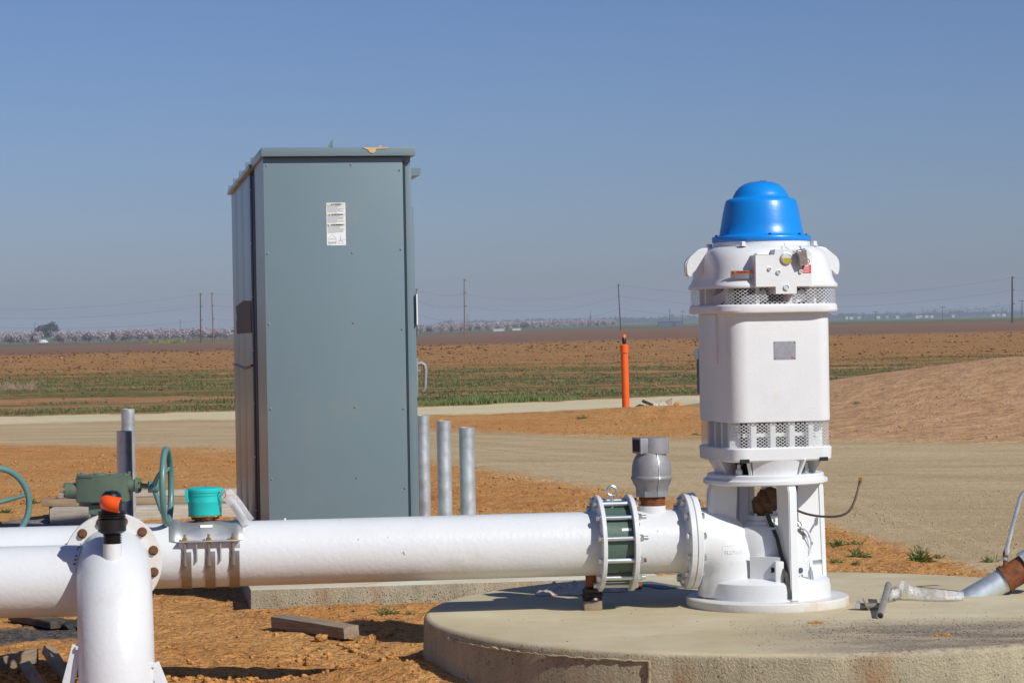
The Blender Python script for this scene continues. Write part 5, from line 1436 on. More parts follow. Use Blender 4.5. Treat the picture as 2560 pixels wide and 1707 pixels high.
# ------------------------------------------------------------------ water meter on its saddle
def build_meter():
    t0 = tx(514); th = pipe_thing('water_meter', 'turquoise capped water meter on a stainless saddle', 'water meter', t0)
    x = lambda px: tx(px) - t0
    Y_ = pipe_pt(t0).y
    def z(py): return P(514, py, Y_).z - (ZAX - PR)
    R1 = PR + 0.004
    # saddle plate
    bm = NB(); loops = []
    for i in range(25):
        u = i / 24.0; xx_ = x(424) + (x(606) - x(424)) * u
        e = 4 * (u - 0.5) ** 2
        low = R(24 + 6 * e); row = []
        lift = 0.012 * math.exp(-((abs(u - 0.5) - 0.43) / 0.05) ** 2)
        for k in range(13):
            q = low + (R(180) - 2 * low) * k / 12
            rr_ = R1 + lift * math.sin(q) + 0.014 * math.exp(-((u - 0.5) / 0.16) ** 2) * max(0, math.sin(q) - 0.6) / 0.4
            row.append((xx_, q, rr_))
        loops.append([Vector((a, -r * math.cos(q), PR + r * math.sin(q))) for a, q, r in row] + [Vector((a, -(r - 0.006) * math.cos(q), PR + (r - 0.006) * math.sin(q))) for a, q, r in row[::-1]])
    loft(bm, loops); obj('saddle', bm, 'steel', th, ang=50)
    # angle bar, studs, straps
    qb = R(27); yb, zb = -(R1 + 0.012) * math.cos(qb), PR + (R1 + 0.012) * math.sin(qb)
    bm = NB(); xa, xb = x(446), x(598); bx(bm, ((xa + xb) / 2, yb - 0.012, zb), (xb - xa, 0.034, 0.006), bev=0.001); bx(bm, ((xa + xb) / 2, yb + 0.006, zb - 0.022), (xb - xa, 0.006, 0.042), bev=0.001); obj('clamp_bar', bm, 'steel', th)
    bm = NB(); bx(bm, ((xa + xb) / 2, -yb + 0.012, zb), (xb - xa, 0.034, 0.006)); obj('clamp_bar', bm, 'steel', th)
    nm_ = hexmesh(0.0125, 0.013)
    for px in (462, 521, 581):
        for s in (1, -1):
            yy_ = s * (yb - 0.013)
            bm = NB(); cyl(bm, (x(px), yy_, zb + 0.032), (x(px), yy_ + s * 0.002, PR - 0.028), 0.0065, seg=14); cyl(bm, (x(px), yy_ + s * 0.001, PR + 0.005), (x(px), yy_ + s * 0.002, PR - 0.036), 0.0095, seg=14); obj('stud', bm, 'strap', th)
            put('nut', nm_, 'brass', th, Matrix.Translation((x(px), yy_, zb + 0.003)))
        bm = NB(); qs = np.linspace(R(10), R(-190), 40); hw = 0.0225
        lp = []
        for q in qs: lp.append([Vector((x(px + 3) + sx * hw, -rr_ * math.cos(q), PR + rr_ * math.sin(q))) for sx, rr_ in ((-1, PR + 0.0005), (1, PR + 0.0005), (1, PR + 0.0045), (-1, PR + 0.0045))])
        loft(bm, lp); obj('strap', bm, 'strap', th)
    for px in (491, 550):
        bm = NB(); bx(bm, (x(px), yb - 0.010, zb - 0.045), (0.006, 0.016, 0.09)); obj('rib', bm, 'steel', th)
    # bronze neck, brass ring, register box
    zz = [z(1318), z(1312), z(1300), z(1294), z(1291)]
    bm = NB(); lathe(bm, [(0.046, zz[0] - 0.02), (0.044, zz[1]), (0.046, zz[2]), (0.056, zz[3]), (0.066, zz[4]), (0.066, z(1288))], 40); obj('neck', bm, 'bronze', th)
    for k in range(6):
        q = R(60 * k + 20); put('neck_bolt', hexmesh(0.007, 0.012), 'bronze', th, Matrix.Translation((0.060 * math.cos(q), 0.060 * math.sin(q), z(1291))) @ Matrix.Rotation(math.pi, 4, 'X'))
    bm = NB(); lathe(bm, [(0, z(1289.5)), (0.077, z(1289.5)), (0.078, z(1287)), (0.076, z(1286))], 48, close=False); obj('ring', bm, 'brass', th)
    bm = NB(); lathe(bm, [(0.0755, z(1286.5)), (0.0765, z(1280)), (0.0775, z(1256)), (0.0795, z(1253)), (0.0785, z(1250)), (0.0785, z(1236)), (0, z(1236))], 56); obj('register', bm, 'teal', th)
    bm = NB(); lathe(bm, [(0.060, z(1232)), (0.080, z(1231)), (0.083, z(1229)), (0.083, z(1222)), (0.078, z(1219)), (0.05, z(1217)), (0, z(1216))], 56); cyl(bm, (0, 0, z(1237)), (0, 0, z(1231)), 0.081, seg=48); lid = obj('lid', bm, 'teal', th)
    bm = NB(); bx(bm, (-0.079, -0.02, z(1237)), (0.022, 0.034, z(1222) - z(1253)), bev=0.003); obj('hinge', bm, 'teal', lid)
    bm = NB(); bx(bm, (0.078, -0.025, z(1230)), (0.024, 0.034, z(1222) - z(1239)), bev=0.003); obj('hasp', bm, 'teal', lid)
    bm = NB(); bx(bm, (0.004, -0.090, PR + 0.137), (0.056, 0.003, 0.014), rot=Matrix.Rotation(R(-35), 4, 'X')); obj('sticker', bm, 'label', th)
    return pipe_pt(t0), z
MC, MZ = build_meter()
def build_bag():
    Yb = MC.y - 0.06
    A = P(551, 1240, Yb); t = thing('tag_bag', A, 'clear plastic bag with a white paper tag hanging from the meter', 'tag')
    def q(px, py, dy=0.0): return P(px, py, Yb + dy) - A
    corners = [q(551, 1241), q(576, 1223), q(638, 1293), q(610, 1317)]
    def grid(c, mat_, nm, off, bulge, th=0.0016, n=9, seed=1):
        bm = NB(); f = []; b = []
        for i in range(n):
            for j in range(n):
                u, v = i / (n - 1), j / (n - 1)
                p = (c[0] * (1 - u) + c[1] * u) * (1 - v) + (c[3] * (1 - u) + c[2] * u) * v
                d = bulge * math.sin(math.pi * u) * math.sin(math.pi * v) + 0.006 * math.sin(6 * v + seed) * v
                f.append(bm.verts.new(p + Vector((0.004 * math.sin(5 * v), -d - off, 0.004 * math.sin(4 * v + u)))))
                b.append(bm.verts.new(p + Vector((0.004 * math.sin(5 * v), -d - off + th, 0.004 * math.sin(4 * v + u)))))
        for i in range(n - 1):
            for j in range(n - 1):
                k = i * n + j
                bm.faces.new((f[k], f[k + 1], f[k + n + 1], f[k + n])); bm.faces.new((b[k], b[k + n], b[k + n + 1], b[k + 1]))
        return obj(nm, bm, mat_, t, ang=80)
    def lerp(u, v): return (corners[0] * (1 - u) + corners[1] * u) * (1 - v) + (corners[3] * (1 - u) + corners[2] * u) * v
    grid(corners, 'film', 'bag', 0.004, 0.010)
    pc = grid([lerp(0.12, 0.18), lerp(0.62, 0.16), lerp(0.60, 0.99), lerp(0.06, 0.97)], 'label', 'paper_tag', 0.0, 0.006)
    bm = NB()
    for k in range(11):
        v = 0.36 + 0.05 * k; a, b = lerp(0.17, v), lerp(0.52, v); o = Vector((0, -0.0125 - 0.003 * math.sin(6 * v), 0)); cyl(bm, a + o, b + o, 0.0009, seg=4)
    tag(obj('print_lines', bm, 'inkgrey', pc), kind='stuff')
    bm = NB(); pz = q(551, 1241); tube(bm, [pz + Vector((-0.012, 0.03, 0.02)), pz + Vector((0.0, 0.0, 0.022)), pz + Vector((0.012, -0.004, 0.008)), pz + Vector((0.02, -0.004, 0.03)), pz + Vector((0.026, -0.004, 0.004)), pz + Vector((0.018, -0.006, -0.004))], 0.003, 6); obj('red_tie', bm, 'red', t)
build_bag()

# ------------------------------------------------------------------ gear operated valve and hand wheels
def hand_wheel(par, c, axis, rad, rim=0.0135, dish=0.045, nm='hand_wheel', spin=0.3):
    m = Matrix.Translation(c) @ _orient(axis)
    bm = NB(); torus(bm, rad, rim, m, 56, 14); wh = obj(nm, bm, 'wheel', par)
    for k in range(3):
        a = spin + 2 * math.pi * k / 3; bm = NB()
        tube(bm, [m @ Vector((0.02 * math.cos(a), 0.02 * math.sin(a), -dish)), m @ Vector((rad * 0.6 * math.cos(a), rad * 0.6 * math.sin(a), -dish * 0.55)), m @ Vector((rad * math.cos(a), rad * math.sin(a), 0))], [0.012, 0.0095, 0.0085], 10); obj('spoke', bm, 'wheel', wh)
    bm = NB(); lathe(bm, [(0.026, -dish - 0.03), (0.026, -dish + 0.012), (0.02, -dish + 0.018)], 24, m); obj('hub', bm, 'wheel', wh)
    return wh
def build_gear_valve():
    Yv = pipe_pt(tx(245)).y + 0.02
    k = Yv / FPX
    c = P(240, 1325, Yv); t = thing('gear_valve', c, 'olive green valve gearbox with hand wheel above the white pipe', 'valve')
    L = lambda px, py, dy=0.0: P(px, py, Yv + dy) - c
    a, b = L(192, 1255), L(322, 1190)
    bm = NB()
    wx, wz = (b.x - a.x), (b.z - a.z); cx_, cz_ = (a.x + b.x) / 2, (a.z + b.z) / 2
    # box with a chamfered left front corner
    prism(bm, [(-wx / 2, 0.09), (-wx / 2, -0.03), (-wx / 2 + 0.085, -0.085), (wx / 2, -0.075), (wx / 2, 0.09)], wz, Matrix.Translation((cx_, 0, cz_ - wz / 2)))
    bmesh.ops.bevel(bm, geom=bm.edges[:], offset=0.005, segments=2, affect='EDGES'); gb = obj('gearbox', bm, 'gear', t)
    bm = NB(); prism(bm, [(-wx / 2 + 0.004, 0.085), (-wx / 2 + 0.004, -0.028), (-wx / 2 + 0.085, -0.080), (wx / 2 - 0.004, -0.070), (wx / 2 - 0.004, 0.085)], 0.010, Matrix.Translation((cx_, 0, cz_ + wz / 2 - 0.001))); cyl(bm, (cx_ - 0.02, 0, cz_ + wz / 2 + 0.006), (cx_ - 0.02, 0, cz_ + wz / 2 + 0.016), 0.035, seg=28); obj('cover', bm, 'gear', gb)
    hm = hexmesh(0.007, 0.010, False)
    for (u, v) in ((-0.11, -0.005), (-0.04, -0.068), (0.05, -0.066), (0.112, -0.055), (0.112, 0.07), (-0.11, 0.07)):
        put('cover_bolt', hm, 'gear', gb, Matrix.Translation((cx_ + u, v, cz_ + wz / 2 + 0.008)))
    zc = L(160, 1225).z
    xl = L(165, 1225).x; bm = NB(); cyl(bm, (xl, 0.0, zc), (a.x + 0.01, 0.0, zc), 0.033, seg=28); cyl(bm, (xl, 0, zc), (xl + 0.016, 0, zc), 0.036, seg=28); e1 = obj('bearing_cap', bm, 'gear', t)
    xr = L(347, 1215).x; zr = L(330, 1213).z
    bm = NB(); cyl(bm, (b.x - 0.01, 0, zr), (xr - 0.012, 0, zr), 0.029, seg=28); cyl(bm, (xr - 0.014, 0, zr), (xr, 0, zr), 0.036, seg=28); e2 = obj('bearing_cap', bm, 'gear', t)
    for k2 in range(6):
        q = R(60 * k2 + 15)
        put('cap_bolt', hm, 'gear', e1, Matrix.Translation((xl, 0.027 * math.cos(q), zc + 0.027 * math.sin(q))) @ Matrix.Rotation(R(-90), 4, 'Y'))
        put('cap_bolt', hm, 'gear', e2, Matrix.Translation((xr, 0.027 * math.cos(q), zr + 0.027 * math.sin(q))) @ AX)
    wc = L(417, 1216); xs = L(374, 1215).x
    bm = NB(); cyl(bm, (xr - 0.002, 0, zr), (wc.x - 0.06, 0, wc.z), 0.0115, seg=16); obj('stem', bm, 'gear', t)
    hand_wheel(t, Vector((wc.x, 0, wc.z)), (1, 0.02, 0), 0.172, 0.0145, 0.055, spin=0.5)
    # neck and mounting feet down to the pipe
    bm = NB(); n0, n1 = L(224, 1256), L(257, 1300); cxn = (n0.x + n1.x) / 2 + 0.015
    bx(bm, (cxn, 0, (n0.z + n1.z) / 2 + 0.012), (0.085, 0.10, 0.045), bev=0.005)
    lathe(bm, [(0.085, -0.12), (0.075, -0.02), (0.045, n1.z + 0.01), (0.04, n0.z)], 28, Matrix.Translation((cxn, 0.02, 0)))
    obj('neck', bm, 'gear', t)
build_gear_valve()
def build_left_wheel():
    Yw = 11.75
    c = P(-14, 1263, Yw); base = Vector((c.x - 0.14, Yw + 0.16, ZAX + PR - 0.01)); t = thing('gear_valve', base, 'teal green valve hand wheel cut by the left edge', 'valve')
    L = lambda v: Vector(v) - base
    ax = Vector((0.55, -0.80, 0)).normalized()
    wc = L(c); hand_wheel(t, wc, ax, 0.172, 0.0145, 0.05, spin=R(14))
    bm = NB(); cyl(bm, wc - ax * 0.05, wc - ax * 0.22, 0.0115, seg=14); obj('stem', bm, 'gear', t)
    bm = NB(); gc = wc - ax * 0.30; bx(bm, gc, (0.2, 0.16, 0.13), rot=math.atan2(ax.y, ax.x), bev=0.006); obj('gearbox', bm, 'gear', t)
    bm = NB(); cyl(bm, (gc.x, gc.y, -0.05), (gc.x, gc.y, gc.z), 0.06, seg=24); obj('neck', bm, 'gear', t)
build_left_wheel()

# ------------------------------------------------------------------ bollards and marker post
def bollard(px, D, py_top, label, r=0.057):
    x = P(px, py_top, D).x; zt = P(px, py_top, D).z; zg = gz(x, D)
    t = thing('steel_bollard', (x, D, zg), label, 'bollard', group='galvanised bollards round the cabinet')
    h = zt - zg
    bm = NB(); lathe(bm, [(r, -0.05), (r, h * 0.3), (r, h * 0.6), (r, h - 0.001), (r - 0.005, h), (r - 0.006, h - 0.006)], 40, close=False); obj('pipe', bm, 'galv', t)
    bm = NB(); lathe(bm, [(r - 0.006, h - 0.012), (r * 0.6, h - 0.002), (0, h + 0.001)], 32, close=False); obj('concrete_fill', bm, 'slab', t)
    bm = NB(); lathe(bm, [(r * 2.2, -0.03), (r * 2.1, 0.006), (r * 1.4, 0.014), (r * 0.9, 0.016)], 28); obj('footing', bm, 'slab', t)
bollard(1166.5, 18.8, 1068, 'nearest of the three steel bollards right of the cabinet')
bollard(1109, 20.2, 1051, 'middle of the three steel bollards right of the cabinet')
bollard(1056, 21.4, 1038, 'steel bollard right against the cabinet edge')
bollard(310.5, 18.9, 1077, 'shorter looking steel bollard in front, left of the cabinet')
bollard(319.5, 22.0, 1022, 'taller looking steel bollard behind, left of the cabinet')

def build_post():
    b = G(1565, 1034); D = b.y; zg = gz(b.x, D)
    k = D / FPX; t = thing('marker_post', (b.x, D, zg), 'bright orange plastic marker post with a black and orange tip', 'marker post')
    def z(py): return P(1562, py, D).z - zg
    tilt = Matrix.Rotation(R(-0.6), 4, 'Y')
    bm = NB(); lathe(bm, [(9.3 * k, -0.1), (9.3 * k, z(884)), (0.03, z(882))], 28, tilt); obj('tube', bm, 'orange_post', t)
    bm = NB(); lathe(bm, [(9 * k, z(882)), (10.4 * k, z(882)), (10.4 * k, z(863)), (8 * k, z(861)), (4 * k, z(860))], 28, tilt); obj('collar', bm, 'orange_post', t)
    bm = NB(); lathe(bm, [(4.2 * k, z(861)), (4.2 * k, z(856)), (5.6 * k, z(855)), (5.4 * k, z(846)), (4.2 * k, z(844))], 20, tilt); tip = obj('valve_body', bm, 'black', t)
    bm = NB(); lathe(bm, [(4.2 * k, z(845)), (5.6 * k, z(844)), (5.4 * k, z(839)), (3 * k, z(836)), (0, z(835.5))], 20, tilt); obj('cap', bm, 'orange_post', tip)
build_post()

# concrete rubble by the post
for k, (px, py, s, nm, mat_, lab) in enumerate([(1625, 1037, 0.22, 'concrete_chunk', 'slab', 'flat grey concrete chunk right of the orange post'),
        (1650, 1034, 0.30, 'concrete_chunk', 'slab', 'largest broken concrete slab piece right of the orange post'), (1672, 1028, 0.24, 'concrete_chunk', 'slab', 'upright broken concrete piece left of the motor'),
        (1694, 1022, 0.20, 'clay_ball', 'clod', 'round brown lump beside the concrete rubble'), (1603, 1036, 0.12, 'concrete_chunk', 'slab', 'small concrete chunk nearest the orange post')]):
    p = G(px, py); zg = gz(p.x, p.y); bm = NB(); rr = random.Random(k + 20)
    if nm == 'clay_ball': lump(bm, (0, 0, s * 0.3), (s * 0.42, s * 0.4, s * 0.36), 5, 2, 0.3)
    else:
        bx(bm, (0, 0, s * 0.12), (s * 1.3, s * 0.7, s * 0.28), rot=Matrix.Rotation(rr.uniform(-.5, .5), 4, 'Y') @ Matrix.Rotation(rr.uniform(0, 3), 4, 'Z'))
        bmesh.ops.subdivide_edges(bm, edges=bm.edges[:], cuts=1)
        for v in bm.verts: v.co += Vector([rr.uniform(-.18, .18) * s for _ in range(3)])
    tag(put(nm, meshof(nm, bm, 30), mat_, None, Matrix.Translation((p.x, p.y, zg))), lab, 'rubble')

# ------------------------------------------------------------------ lumber
def plank(p0, p1, wid, th, material, label, roll=0.0, name='wooden_plank', dz=0.0, cat='plank'):
    p0, p1 = Vector(p0), Vector(p1); d = p1 - p0
    bm = NB(); n_ = 8
    L = d.length; rr = random.Random(int(abs(p0.x * 1000)) % 997)
    bx(bm, (L / 2, 0, th / 2), (L, wid, th), bev=min(0.006, th * 0.15))
    o = put(name, meshof(name, bm), material)
    xax = d.normalized(); yax = Vector((0, 0, 1)).cross(xax).normalized(); zax = xax.cross(yax)
    m = Matrix.Identity(4)
    for i in range(3): m[i][0], m[i][1], m[i][2] = xax[i], yax[i], zax[i]
    m = Matrix.Translation(p0 + Vector((0, 0, dz))) @ m @ Matrix.Rotation(roll, 4, 'X')
    o.matrix_world = m
    return tag(o, label, cat)
# stack behind the pipe
D1 = 22.12
a = P(122, 1318, D1); b = P(600, 1312, D1 + 0.15); zg = gz(a.x, D1)
h1 = P(122, 1272, D1).z - zg
plank((a.x, D1 + 0.15, zg - 0.01), (b.x, D1 + 0.25, zg - 0.01), 0.30, h1 + 0.01, 'wood_pale', 'thick pale timber lying lowest behind the valve gearbox', name='timber_beam', cat='timber')
a2 = P(117, 1268, D1 + 0.55); zb = zg + h1 + 0.002
hh = P(117, 1245, D1 + 0.5).z - zb
plank((a2.x, D1 + 0.42, zb), (b.x + 0.1, D1 + 0.52, zb), 0.28, max(0.06, hh), 'wood_tan', 'brown plank stacked on the pale timber behind the gearbox', cat='plank')
zt2 = zb + max(0.06, hh) + 0.002
plank((a2.x + 0.12, D1 + 0.55, zt2), (b.x + 0.1, D1 + 0.62, zt2), 0.26, 0.045, 'wood_pale', 'pale plank on top of the stack behind the gearbox')
bm = NB(); bx(bm, ((a2.x + b.x) / 2, D1 + 0.80, (zb + zg) / 2 - 0.01), ((b.x - a2.x), 0.28, zb - zg + 0.01)); 
tag(put('timber_beam', meshof('timber_beam', bm), 'wood_tan'), 'rear timber carrying the stacked planks behind the gearbox', 'timber')
# board in front of the pad
a = G(697, 1570); b = G(880, 1597)
plank((a.x, a.y, gz(a.x, a.y) + 0.025), (b.x, b.y, gz(b.x, b.y) + 0.02), 0.10, 0.062, 'wood_grey', 'weathered grey wooden board lying on dirt below the pipe', roll=R(4), name='wooden_board', cat='board')
# scraps at lower left
def scrap(c0_, c1_, wid, th, material, label, lift=0.02, roll=0.0, lift1=None):
    a = G(*c0_); b = G(*c1_); plank((a.x, a.y, gz(a.x, a.y) + lift), (b.x, b.y, gz(b.x, b.y) + (lift if lift1 is None else lift1)), wid, th, material, label, roll, 'wood_scrap', cat='wood scrap')
scrap((-60, 1690), (88, 1660), 0.05, 0.07, 'wood_grey', 'grey wood offcut at the lower left edge', -0.01, 0, 0.015)
scrap((165, 1706), (118, 1655), 0.06, 0.045, 'wood_tan', 'brown wood offcut tilted up left of the elbow pipe', -0.02, R(20), 0.04)
scrap((105, 1722), (66, 1680), 0.06, 0.045, 'wood_tan', 'dark wood offcut half buried at lower left', -0.025, R(-15), 0.01)
scrap((172, 1722), (190, 1655), 0.04, 0.07, 'wood_grey', 'narrow wood strip leaning beside the elbow pipe', -0.03, 0, 0.01)
scrap((48, 1552), (155, 1572), 0.14, 0.04, 'wood_burnt', 'charred flat board under the left pipe', 0.012)
bm = NB(); rr = random.Random(6)
p = G(185, 1572); lump(bm, (0, 0, 0.02), (0.06, 0.05, 0.04), 3, 3, 0.7, 5); tag(put('charcoal', meshof('charcoal', bm, 80), 'cinder', None, Matrix.Translation((p.x, p.y, gz(p.x, p.y)))), 'lump of black charcoal beside the charred board', 'charcoal')
# dug soil heap in the lower left corner
bm = NB(); 
rsx = np.random.RandomState(44); pts, sz = [], []
for k in range(420):
    q = G(rsx.uniform(-40, 200), rsx.uniform(1672, 1712)); pts.append((q.x, q.y, gz(q.x, q.y))); sz.append(0.006 + 0.035 * rsx.rand() ** 2)
scatter_rocks('corner_clods', np.array(pts), sz, 'soil', 'broken clods in the shade at the lower left', seed=15, squash=0.8)

# ------------------------------------------------------------------ things lying on the pad
def on_pad(px, py): return G(px, py, ZPAD)
# cloth under the pipe
def cloth(c0_, hx, hy, label, seed, mat_='cloth'):
    p = on_pad(*c0_); bm = NB(); n_ = 26; rows = []
    for i in range(n_):
        for j in range(n_):
            u, v = i / (n_ - 1) * 2 - 1, j / (n_ - 1) * 2 - 1
            k = 1 + 0.25 * float(fbm(u * 1.2 + seed, v * 1.2, seed, 2)); z = 0.048 * max(0, 1 - max(abs(u), abs(v)) ** 3) * (0.5 + 1.3 * abs(float(fbm(u * 2.4 + 3, v * 2.4 + seed, seed + 5, 3)))) + 0.003
            rows.append(bm.verts.new((u * hx * k, v * hy * k, z)))
    for i in range(n_ - 1):
        for j in range(n_ - 1):
            a_ = i * n_ + j; bm.faces.new((rows[a_], rows[a_ + n_], rows[a_ + n_ + 1], rows[a_ + 1]))
    tag(put('cloth', meshof('cloth', bm, 80), mat_, None, Matrix.Translation(p)), label, 'cloth')
cloth((1405, 1480), 0.12, 0.15, 'dirty white cloth crumpled left of the pipe stand', 3)
cloth((1532, 1475), 0.07, 0.10, 'dirty white cloth crumpled right of the pipe stand', 8)
p0 = on_pad(1560, 1473); bm = NB(); cyl(bm, (-0.03, 0, 0.017), (0.085, 0.01, 0.017), 0.017, seg=18); cyl(bm, (0.085, 0.01, 0.017), (0.092, 0.0105, 0.017), 0.014, seg=18)
tag(put('caulk_tube', meshof('caulk_tube', bm), mat('faded_red_tube', (0.20, 0.07, 0.05), 0.6, var=0.3, vs=20), None, Matrix.Translation(p0)), 'dull red tube lying on the pad under the coupling', 'tube')
p0 = on_pad(1640, 1464); bm = NB(); bx(bm, (0, 0, 0.004), (0.13, 0.34, 0.006), rot=R(28), bev=0.001)
tag(put('steel_plate', meshof('steel_plate', bm), mat('blued_steel_plate', (0.16, 0.17, 0.18), 0.55, metal=0.4, var=0.2), None, Matrix.Translation(p0)), 'thin dark steel plate lying on the pad under the flange', 'plate')
# small nipple by the base flange
p0 = on_pad(2056, 1522); bm = NB(); lathe(bm, [(0.010, -0.018), (0.0115, -0.018), (0.0115, 0.018), (0.010, 0.018), (0.008, 0.012)], 18, Matrix.Translation((0, 0, 0.0115)) @ Matrix.Rotation(R(15), 4, 'Z') @ AX)
tag(put('pipe_nipple', meshof('pipe_nipple', bm), 'steel', None, Matrix.Translation(p0)), 'tiny silver pipe nipple beside the pump base flange', 'fitting')
# big bolt with washer
p0 = on_pad(2175, 1524); t = thing('hex_bolt', p0, 'large hex bolt with a loose washer lying on the pad', 'bolt', R(-9))
bm = NB(); cyl(bm, (-0.045, 0, 0.018), (0.05, 0, 0.018), 0.015, seg=18); obj('shank', bm, mat('old_zinc', (0.36, 0.33, 0.27), 0.5, metal=0.6, var=0.2, vs=30), t)
put('head', hexmesh(0.022, 0.022, False), 'galv', t, Matrix.Translation((-0.045, 0, 0.0195)) @ Matrix.Rotation(R(-90), 4, 'Y'))
bm = NB(); lathe(bm, [(0.016, -0.002), (0.034, -0.002), (0.034, 0.002), (0.016, 0.002)], 28, Matrix.Translation((-0.018, 0, 0.026)) @ Matrix.Rotation(R(62), 4, 'Y')); obj('washer', bm, mat('washer_zinc', (0.40, 0.36, 0.28), 0.5, metal=0.6, var=0.2, vs=30), t)
# short pipe piece propped over it
a = on_pad(2200, 1546); b = on_pad(2222, 1500); b.z = ZPAD + 0.062
d = b - a; a.z += 0.014
bm = NB(); q = d.normalized() * (b - a).length
lathe(bm, [(0.0135, 0), (0.0155, 0), (0.0155, q.length), (0.0135, q.length), (0.0125, q.length - 0.01), (0.0125, 0.006), (0.0135, 0)], 22, _orient(q), close=False); cyl(bm, q * 0.04, q * 0.06, 0.0125, seg=18)
tag(put('short_pipe', meshof('short_pipe', bm), mat('old_pipe_grey', (0.36, 0.33, 0.28), 0.55, metal=0.5, var=0.2, vs=30), None, Matrix.Translation(a)), 'short grey pipe propped across the hex bolt', 'pipe')
# crumpled plastic sleeve and a curled hose clamp
p0 = on_pad(2300, 1506); t = thing('plastic_sleeve', p0, 'crumpled clear plastic sleeve lying on the pad', 'plastic')
bm = NB(); rr = random.Random(17); path = [on_pad(px, py) - p0 + Vector((0, 0, h)) for px, py, h in [(2225, 1505, 0.03), (2248, 1503, 0.045), (2262, 1490, 0.06), (2270, 1500, 0.05), (2300, 1500, 0.025), (2340, 1502, 0.026), (2380, 1502, 0.022), (2408, 1500, 0.018)]]
pp2 = []
for i in range(len(path) - 1):
    for q in np.linspace(0, 1, 7)[:-1]: pp2.append(path[i].lerp(path[i + 1], q))
pp2.append(path[-1]); loops = []
for i, c_ in enumerate(pp2):
    base_r = np.interp(i / len(pp2), [0, 0.25, 0.4, 0.7, 1.0], [0.022, 0.03, 0.024, 0.028, 0.022])
    loops.append([c_ + Vector((0, math.cos(q) * base_r * (1.2 + 0.5 * rr.random()), max(-c_.z + 0.002, math.sin(q) * base_r * (0.7 + 0.6 * rr.random())))) for q in np.linspace(0, 2 * math.pi, 17)[:-1]])
loft(bm, loops); obj('sleeve', bm, 'film', t, ang=25)
bm = NB(); torus(bm, 0.026, 0.006, Matrix.Translation(on_pad(2238, 1497) - p0 + Vector((0, -0.03, 0.035))) @ Matrix.Rotation(R(75), 4, 'X') @ Matrix.Rotation(R(20), 4, 'Y'), 28, 8); obj('hose_clamp', bm, mat('clamp_olive', (0.20, 0.19, 0.13), 0.5, metal=0.4), t)
# loose dirt crumbs on the pad
for k, (px, py, sx, nm, lab) in enumerate([(2040, 1557, 0.035, 'dirt_crumbs', 'crumbs of orange dirt on the pad near the pump base'), (2357, 1588, 0.05, 'dirt_crumbs', 'little heap of orange dirt crumbs at the pad front edge')]):
    p0 = on_pad(px, py); pts, sz = [], []
    for q in range(170):
        a_ = rs.rand() * 6.28; r_ = sx * rs.rand() ** 0.8; pts.append((p0.x + math.cos(a_) * r_, p0.y + math.sin(a_) * r_ * 0.9, ZPAD + 0.010 * (1 - r_ / sx) * rs.rand())); sz.append(0.002 + 0.004 * rs.rand() ** 2)
    scatter_rocks(nm, np.array(pts), sz, 'clod', lab, seed=60 + k)

# slanted galvanised pipe with rusty collar and conduit
def build_slant():
    a = on_pad(2445, 1487); t = thing('slanted_pipe', a, 'slanted galvanised pipe with rusty collar at the right edge', 'pipe')
    d = Vector((math.cos(R(29)), 0.05, math.sin(R(29)))).normalized(); r = 0.060
    bm = NB(); m = _orient(d); s0 = -0.16
    cyl(bm, d * s0, d * 0.155, r, seg=40); obj('tube', bm, 'galv', t)
    bm = NB(); cyl(bm, d * 0.145, d * 0.27, r + 0.004, seg=40); cyl(bm, d * 0.145, d * 0.165, r + 0.010, seg=40); obj('collar', bm, 'rust', t)
    bm = NB(); cyl(bm, d * 0.265, d * 0.31, r + 0.018, seg=40); cyl(bm, d * 0.31, d * 0.42, r + 0.006, seg=40); obj('sleeve', bm, 'galv', t)
    # conduit rising from the collar
    Yc = a.y
    q = lambda px, py, dy=0: P(px, py, Yc + dy) - a
    s = q(2512, 1402)
    bm = NB(); tube(bm, [s + Vector((0, 0, -0.03)), q(2514, 1395), q(2513, 1384), q(2516, 1374)], [0.010, 0.012, 0.013, 0.012], 14); obj('fitting', bm, 'rustbolt', t)
    bm = NB(); pts = [q(2514, 1386), q(2517, 1372), q(2533, 1310), q(2546, 1262), q(2550, 1246), q(2556, 1235), q(2566, 1227), q(2580, 1221), q(2640, 1200)]
    sm2 = []
    for i in range(len(pts) - 1):
        for u in np.linspace(0, 1, 4)[:-1]: sm2.append(pts[i].lerp(pts[i + 1], u))
    sm2.append(pts[-1]); pts[0:1]
    tube(bm, sm2, 0.0105, 14); obj('conduit', bm, 'galv', t)
    bm = NB(); cyl(bm, q(2515, 1386), q(2518, 1370), 0.0145, seg=14); cyl(bm, q(2512, 1399), q(2513, 1392), 0.0145, seg=14); obj('lock_nut', bm, 'galv', t)
build_slant()

